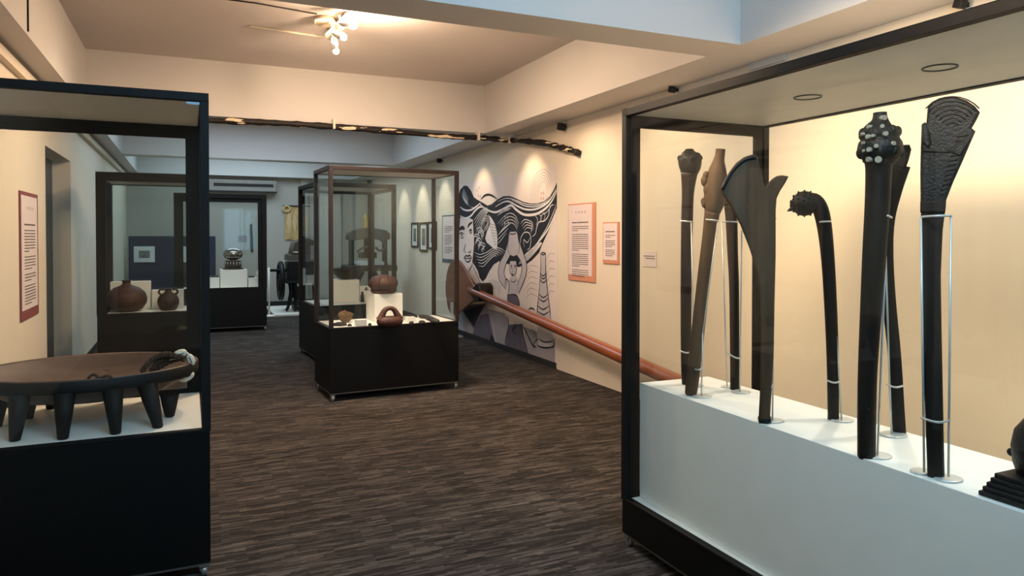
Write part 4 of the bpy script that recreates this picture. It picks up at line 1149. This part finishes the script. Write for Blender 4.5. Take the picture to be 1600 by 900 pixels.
line(dm, [c3(*q) for q in [(313, 410), (306, 385), (308, 350), (312, 321), (326, 318), (340, 319), (346, 340), (351, 380), (346, 408)]], .016, 5)
# tower of pots
bd([(708, 70), (725, 62), (743, 70), (725, 78), (708, 70)], .014); bd([(708, 70), (712, 150), (708, 200), (700, 320), (686, 450), (690, 480)], .014); bd([(743, 70), (744, 190), (757, 330), (772, 450), (775, 500)], .014)
for (y_, a_, b_) in ((200, 706, 748), (220, 706, 750), (245, 705, 752), (345, 698, 760), (372, 696, 762), (425, 688, 768), (460, 686, 774)):
    bd([(a_, y_ - 6), ((a_ + b_) / 2 - 8, y_ + 16), ((a_ + b_) / 2 + 8, y_ + 16), (b_, y_ - 6)], .016)
bd([(692, 640), (740, 662), (795, 655)], .016); bd([(690, 650), (692, 685), (740, 700), (795, 690), (796, 655)], .016)
bd([(628, 448), (640, 435), (660, 438), (672, 452)], .014); bd([(580, 535), (610, 590), (640, 650), (662, 690), (680, 690)], .02); bd([(662, 690), (670, 665), (690, 640)], .012)
for k in range(4):
    bd([(640 + k * 11, 600 + k * 14), (655 + k * 10, 580 + k * 20), (680 + k * 4, 600 + k * 18)], .007)
dm.build('black_outlines', M_MHAIR, t)
for k in range(5):
    e = k * 30
    fl = MB(); line(fl, [c1(*q) for q in [(830 + e * .6, 420 - e * .1), (850 + e * .5, 250 + e * .6), (900 + e * .35, 130 + e * .9), (970, 95 + e), (1030 - e * .3, 150 + e * .9), (1050 - e * .4, 230 + e * .8)]], .008, 1); fl.build('faint_line', M_MFAINT, t)
for k in range(6):
    e = k * 42
    fl = MB(); line(fl, [c2(*q) for q in [(745 + e * .05, 120 + e * 1.2), (770, 70 + e * 1.2), (805, 75 + e * 1.2)]], .008, 1); fl.build('faint_line', M_MFAINT, t)
    fl = MB(); line(fl, [c2(*q) for q in [(612, 200 + e * .8), (640, 150 + e * .9), (690, 160 + e * .95)]], .008, 1); fl.build('faint_line', M_MFAINT, t)
for k in range(5):
    e = k * 22
    fl = MB(); line(fl, [c2(*q) for q in [(330 + e * .3, 300 + e * .5), (370 + e * .25, 250 + e * .6), (420, 260 + e * .6), (450 - e * .2, 320 + e * .4)]], .008, 1); fl.build('faint_line', M_MFAINT, t)
rd = MB()
for (x_, y_) in ((945, 320), (965, 318), (942, 368), (965, 372), (298, 290), (320, 262), (310, 345), (330, 350)):
    line(rd, [c1(x_, y_), c1(x_ - 6, y_ + 16), c1(x_ + 2, y_ + 28)], .016, 1, 2)
rd.build('small_marks', M_RED, t)

# ------------------------------------------------------------------ giant steering oar
XO = 3.60
t = thing('steering_oar', 'very long polished wooden steering oar with an oval blade, along the mural wall', 'oar', at(850, 498, x=XO))
rows = [(742, 456), (800, 476), (900, 525.5), (968, 556), (1063, 592)]
A = at(742, 456, x=XO); B_ = at(968, 556, x=XO); dirv = (B_ - A)
n = 30
pts = [A + dirv * (i / n * 1.42 - .05) for i in range(n + 1)]
MB().tube(pts, [.052 + .010 * min(1, i / n * 1.3) for i in range(n + 1)], 20).build('shaft', M_POLE, t)
ol = sm([(u, v, 0) for u, v in [(747, 461), (740, 471), (728, 481), (717, 490), (709, 492), (702.5, 485), (699, 468), (697.5, 447), (700, 424), (706, 409), (713, 405), (720, 408.5), (727, 419), (736, 436), (745, 452)]], 3)
MB().slab([at(q.x, q.y, x=XO) for q in ol], (1, 0, 0), .035, .01).build('blade', M_BLADE, t)
# supports
pk = at(705, 490, x=XO - .05)
t = thing('oar_rest', 'clear pale floor stand under the oar blade', 'stand', (XO, pk.y, 0))
MB().box(XO - .10, pk.y - .10, .001, XO + .10, pk.y + .10, .02).build('foot', M_WIRE, t)
MB().box(XO - .045, pk.y - .05, .02, XO - .03, pk.y + .05, at(705, 472, x=XO - .04).z).box(XO + .03, pk.y - .05, .02, XO + .045, pk.y + .05, .42).box(XO - .03, pk.y - .05, .30, XO + .03, pk.y + .05, .318).build('cradle', M_WIRE, t)
q = at(752, 455, x=XO + .07)
o = MB().slab([(XO + .07, q.y + .18, q.z - .02), (XO + .07, q.y - .10, q.z + .12), (XO + .07, q.y - .17, q.z + .08), (XO + .07, q.y - .17, q.z - .12), (XO + .07, q.y, q.z - .14)], (1, 0, 0), .21, .008).build('wall_bracket', M_DARKW, None)
o.location.x = 0.0
tag(o, 'dark wooden wedge bracket on the mural wall holding the oar shaft', 'bracket')

# ------------------------------------------------------------------ overhead: lagged pipe, spots, track fitting
yq = 8.115
pth = [(-.9, yq, at(100, 175, y=yq).z)] + [tuple(at(u, v, y=yq)) for u, v in [(240, 183), (327, 188), (430, 192), (520, 198), (620, 206), (700, 213), (745, 215)]]
pth += [tuple(at(795, 219, x=3.62)), tuple(at(845, 223, x=3.68)), tuple(at(880, 231, x=3.71)), tuple(at(904, 239, x=3.74))]
t = thing('lagged_pipe', 'black lagged pipe with torn pale patches along the beam edge', 'pipe', (1.2, yq, 2.7))
pp = sm(pth, 8)
rnd = random.Random(5)
MB().tube(pp, [.033 + rnd.uniform(-.006, .006) for _ in pp], 12).build('pipe', MATS['pipe_lagging'], t)
q = at(521, 195, y=yq)
MB().box(q.x - .012, yq - .055, q.z - .05, q.x + .012, yq + .04, q.z + .06).build('clip', M_SPOTW, t)
q = at(797, 217, x=3.62)
MB().box(3.60, q.y - .02, q.z - .05, 3.66, q.y + .02, q.z + .06).build('clip', M_SPOTW, t)
q = at(746, 213, y=yq)
MB().box(q.x - .015, yq - .05, q.z - .05, q.x + .015, yq + .04, q.z + .05).build('clip', M_SPOTW, t)

# small black speaker-like spots under the beam
for (u, v, s_, lb) in [(877, 198, .045, 'small black box spot tilted on the wall above the text panels'), (1050, 140, .03, 'small black box above the near corner of the club case'), (1500, 6, .03, 'small black box above the middle of the club case'), (686, 251, .04, 'small black spot on the wall above the pottery case'), (577, 283.5, .05, 'small black spot on the wall near the presses')]:
    q = at(u, v, x=XR - .06)
    t = thing('wall_spot', lb, 'spotlight', q, 'black wall spots under the beam')
    R = Matrix.Rotation(.35, 3, 'X')
    h_ = s_
    vs = [Vector(p) for p in [(-h_, -h_, -h_), (h_, -h_, -h_), (h_, h_, -h_), (-h_, h_, -h_), (-h_, -h_, h_), (h_, -h_, h_), (h_, h_, h_), (-h_, h_, h_)]]
    MB().add([q + R @ (p * .8) for p in vs], [(0, 3, 2, 1), (4, 5, 6, 7), (0, 1, 5, 4), (1, 2, 6, 5), (2, 3, 7, 6), (3, 0, 4, 7)]).build('head', M_SPOTB, t, bevel=.004)
    MB().box(q.x, q.y - .012, q.z - .012, XR - .0005, q.y + .012, q.z + .012).build('bracket', M_SPOTB, t)
# pale conduit box on the wall above the club case
a, b = at(1172, 104, x=XR - .01), at(1228, 83, x=XR - .01)
o = MB().box(XR - .03, min(a.y, b.y), min(a.z, b.z) - .03, XR - .0005, max(a.y, b.y), min(a.z, b.z) + .02).build('cable_cover', M_BEAM, None); tag(o, 'short pale cable cover strip on the wall above the club case', 'cable cover')

# ceiling track fitting
fz = ZC - .002
t = thing('ceiling_spotlight', 'white ceiling spotlight cluster with three small heads, two of them glaring', 'spotlight', (1.14, 5.9, fz))
def fx(u, v, z): return at(u, v, z=z)
a = fx(545, 18, fz); b = fx(515, 48, fz)
MB().tube([a + Vector((0, 0, -.045)), b + Vector((0, 0, -.045))], .04, 10).build('track', M_SPOTW, t)
MB().box(min(a.x, b.x) - .02, (a.y + b.y) / 2 - .03, fz - .03, max(a.x, b.x) + .02, (a.y + b.y) / 2 + .03, fz).build('mounting_plate', M_SPOTW, t)
MB().lathe([(.085, 0), (.085, -.05), (.07, -.06)], tuple(fx(508, 28, fz)), 24).build('junction_box', M_BEIGE, t)
HEADS = []
for (u, v, hz, dirx, on) in [(553, 40, 3.19, (.75, -.5, -.25), M_BULB), (537, 58, 3.14, (.6, -.65, -.45), M_BULB), (525, 80, 3.08, (.1, -.3, -.95), M_BULB2)]:
    bulb = at(u, v, z=hz); dv = Vector(dirx).normalized()
    base = bulb - dv * .10
    top = Vector((base.x - .02, base.y + .02, fz - .06))
    hd = MB().tube([base - dv * .03, base, bulb - dv * .005], [.018, .028, .034], 16).build('spot_head', M_CHROME, t)
    MB().tube([top, base - dv * .02], .009, 8).build('stem', M_SPOTW, hd)
    MB().ell(bulb, .028, .028, .028, n=14, k=10).build('bulb', on, hd)
    HEADS.append((bulb, dv))
t2 = [fx(390, 41, ZC - .0105), fx(507, 58, ZC - .0105)]
o = MB().tube(t2, .010, 8).build('conduit', M_SPOTW, None); tag(o, 'thin white conduit on the ceiling leading to the spotlight cluster', 'conduit')
o = MB().tube([fx(300, -8, ZC - .008), fx(400, 5, ZC - .008), fx(495, 22, ZC - .008)], .006, 6).build('ceiling_cable', M_SLOT, None); tag(o, 'thin dark cable along the ceiling to the spotlight cluster', 'cable')

# ------------------------------------------------------------------ lights
def area(name, loc, rot, sx, sy, e, col):
    l = bpy.data.lights.new(name, 'AREA'); l.shape = 'RECTANGLE'; l.size = sx; l.size_y = sy; l.energy = e; l.color = col
    o = bpy.data.objects.new(name, l); COL.objects.link(o); o.location = loc; o.rotation_euler = rot
    return o
def spot(name, loc, tgt, e, col, ang=60, blend=.6, r=.04):
    l = bpy.data.lights.new(name, 'SPOT'); l.energy = e; l.color = col; l.spot_size = math.radians(ang); l.spot_blend = blend; l.shadow_soft_size = r
    o = bpy.data.objects.new(name, l); COL.objects.link(o); o.location = loc
    o.rotation_euler = (Vector(tgt) - Vector(loc)).to_track_quat('-Z', 'Y').to_euler()
    return o
def point(name, loc, e, col, r=.05):
    l = bpy.data.lights.new(name, 'POINT'); l.energy = e; l.color = col; l.shadow_soft_size = r
    o = bpy.data.objects.new(name, l); COL.objects.link(o); o.location = loc
    return o
COOL = (.46, .76, 1.0); WARM = (1.0, .70, .46); NEUT = (1.0, .88, .74)
area('window_daylight', (2.3, YR + .05, 1.75), (math.radians(90), 0, 0), 2.2, 1.5, 22, COOL)
area('near_bay_daylight', (1.3, .3, ZC - .45), (math.radians(62), 0, math.radians(-12)), 2.6, .7, 70, (.16, .60, 1.0))
area('near_bay_fill', (.5, .9, ZC - .03), (0, 0, 0), 2.0, 1.6, 28, (1.0, .94, .86))  # neutral overhead fill, added to lift the plinth and carpet
area('far_bay_daylight', (1.1, 10.5, ZC - .03), (0, 0, 0), 2.8, 2.4, 70, (.66, .84, 1.0))
area('end_bay_daylight', (1.1, 14.4, ZC - .03), (0, 0, 0), 2.8, 2.0, 66, (.64, .86, 1.0))
# warm ceiling spots of the middle bay
b0, d0 = HEADS[0]
point('spot_glow', b0 + d0 * .12 + Vector((0, 0, -.05)), 62, WARM, .05)
spot('spot_beam_a', HEADS[1][0] + HEADS[1][1] * .08, (3.0, 2.2, .8), 120, NEUT, 70, .8)
spot('spot_beam_b', HEADS[2][0] + HEADS[2][1] * .08, (1.8, 6.75, .7), 190, NEUT, 45, .7)
area('middle_bay_lamp', (1.3, 6.0, ZC - .03), (0, 0, 0), 1.6, 1.2, 95, (1.0, .71, .48))
spot('beam_washer', (1.2, 6.2, 2.9), (1.0, 8.16, 2.85), 52, WARM, 110, 1.0, .2)
# wall washers under the beam
for (x, y, e, an) in [(3.22, 7.75, 34, 75), (3.22, 9.35, 28, 70), (2.95, 6.3, 27, 100), (2.95, 5.0, 29, 105), (3.22, 11.0, 30, 60), (3.22, 12.2, 30, 60), (3.22, 13.4, 22, 60)]:
    c_ = (1.0, .76, .48) if y < 10 else (1.0, .93, .74)
    spot('wall_washer', (x, y, 2.72), (XR, y, 1.7 if x < 3 else 1.85), e, c_, an, .7, .04)
# spots aimed over the club case
for y_ in (2.5, 1.5, .8):
    spot('plinth_spot', (3.25, y_ + .25, 2.72), (2.15, y_, .79), 80, (1.0, .90, .76), 60, .6, .04)
spot('club_wall_spot', (1.15, 2.6, 2.72), (3.78, 2.6, 1.4), 330, (1.0, .71, .43), 66, .7, .25)
spot('club_wall_spot', (1.15, .9, 2.72), (3.78, 1.2, 1.4), 270, (1.0, .71, .43), 66, .7, .25)
for y_ in (3.4, 2.2, 1.0):
    spot('club_wall_fill', (2.55, y_, 2.74), (3.78, y_ - .2, .9), 56, (1.0, .68, .36), 120, .9, .15)  # warm fill added to brighten the wall behind the clubs, no fitting modelled
spot('bowl_spot', (.9, 5.2, 3.2), (-.2, 3.9, .65), 110, WARM, 40, .4, .03)
spot('door_wall_spot', (.6, 6.2, 2.9), (-1.13, 6.6, 1.5), 60, (1.0, .78, .55), 90, .9, .2)

wd_ = bpy.data.worlds.new('world'); S.world = wd_; wd_.use_nodes = True
wd_.node_tree.nodes['Background'].inputs[0].default_value = (.8, .88, 1, 1)
wd_.node_tree.nodes['Background'].inputs[1].default_value = .15
S.view_settings.view_transform = 'Standard'
S.view_settings.look = 'Medium Contrast'
S.view_settings.exposure = 0.1
S.cycles.transparent_max_bounces = 32
S.cycles.max_bounces = 10
S.cycles.diffuse_bounces = 5
S.cycles.sample_clamp_indirect = 6
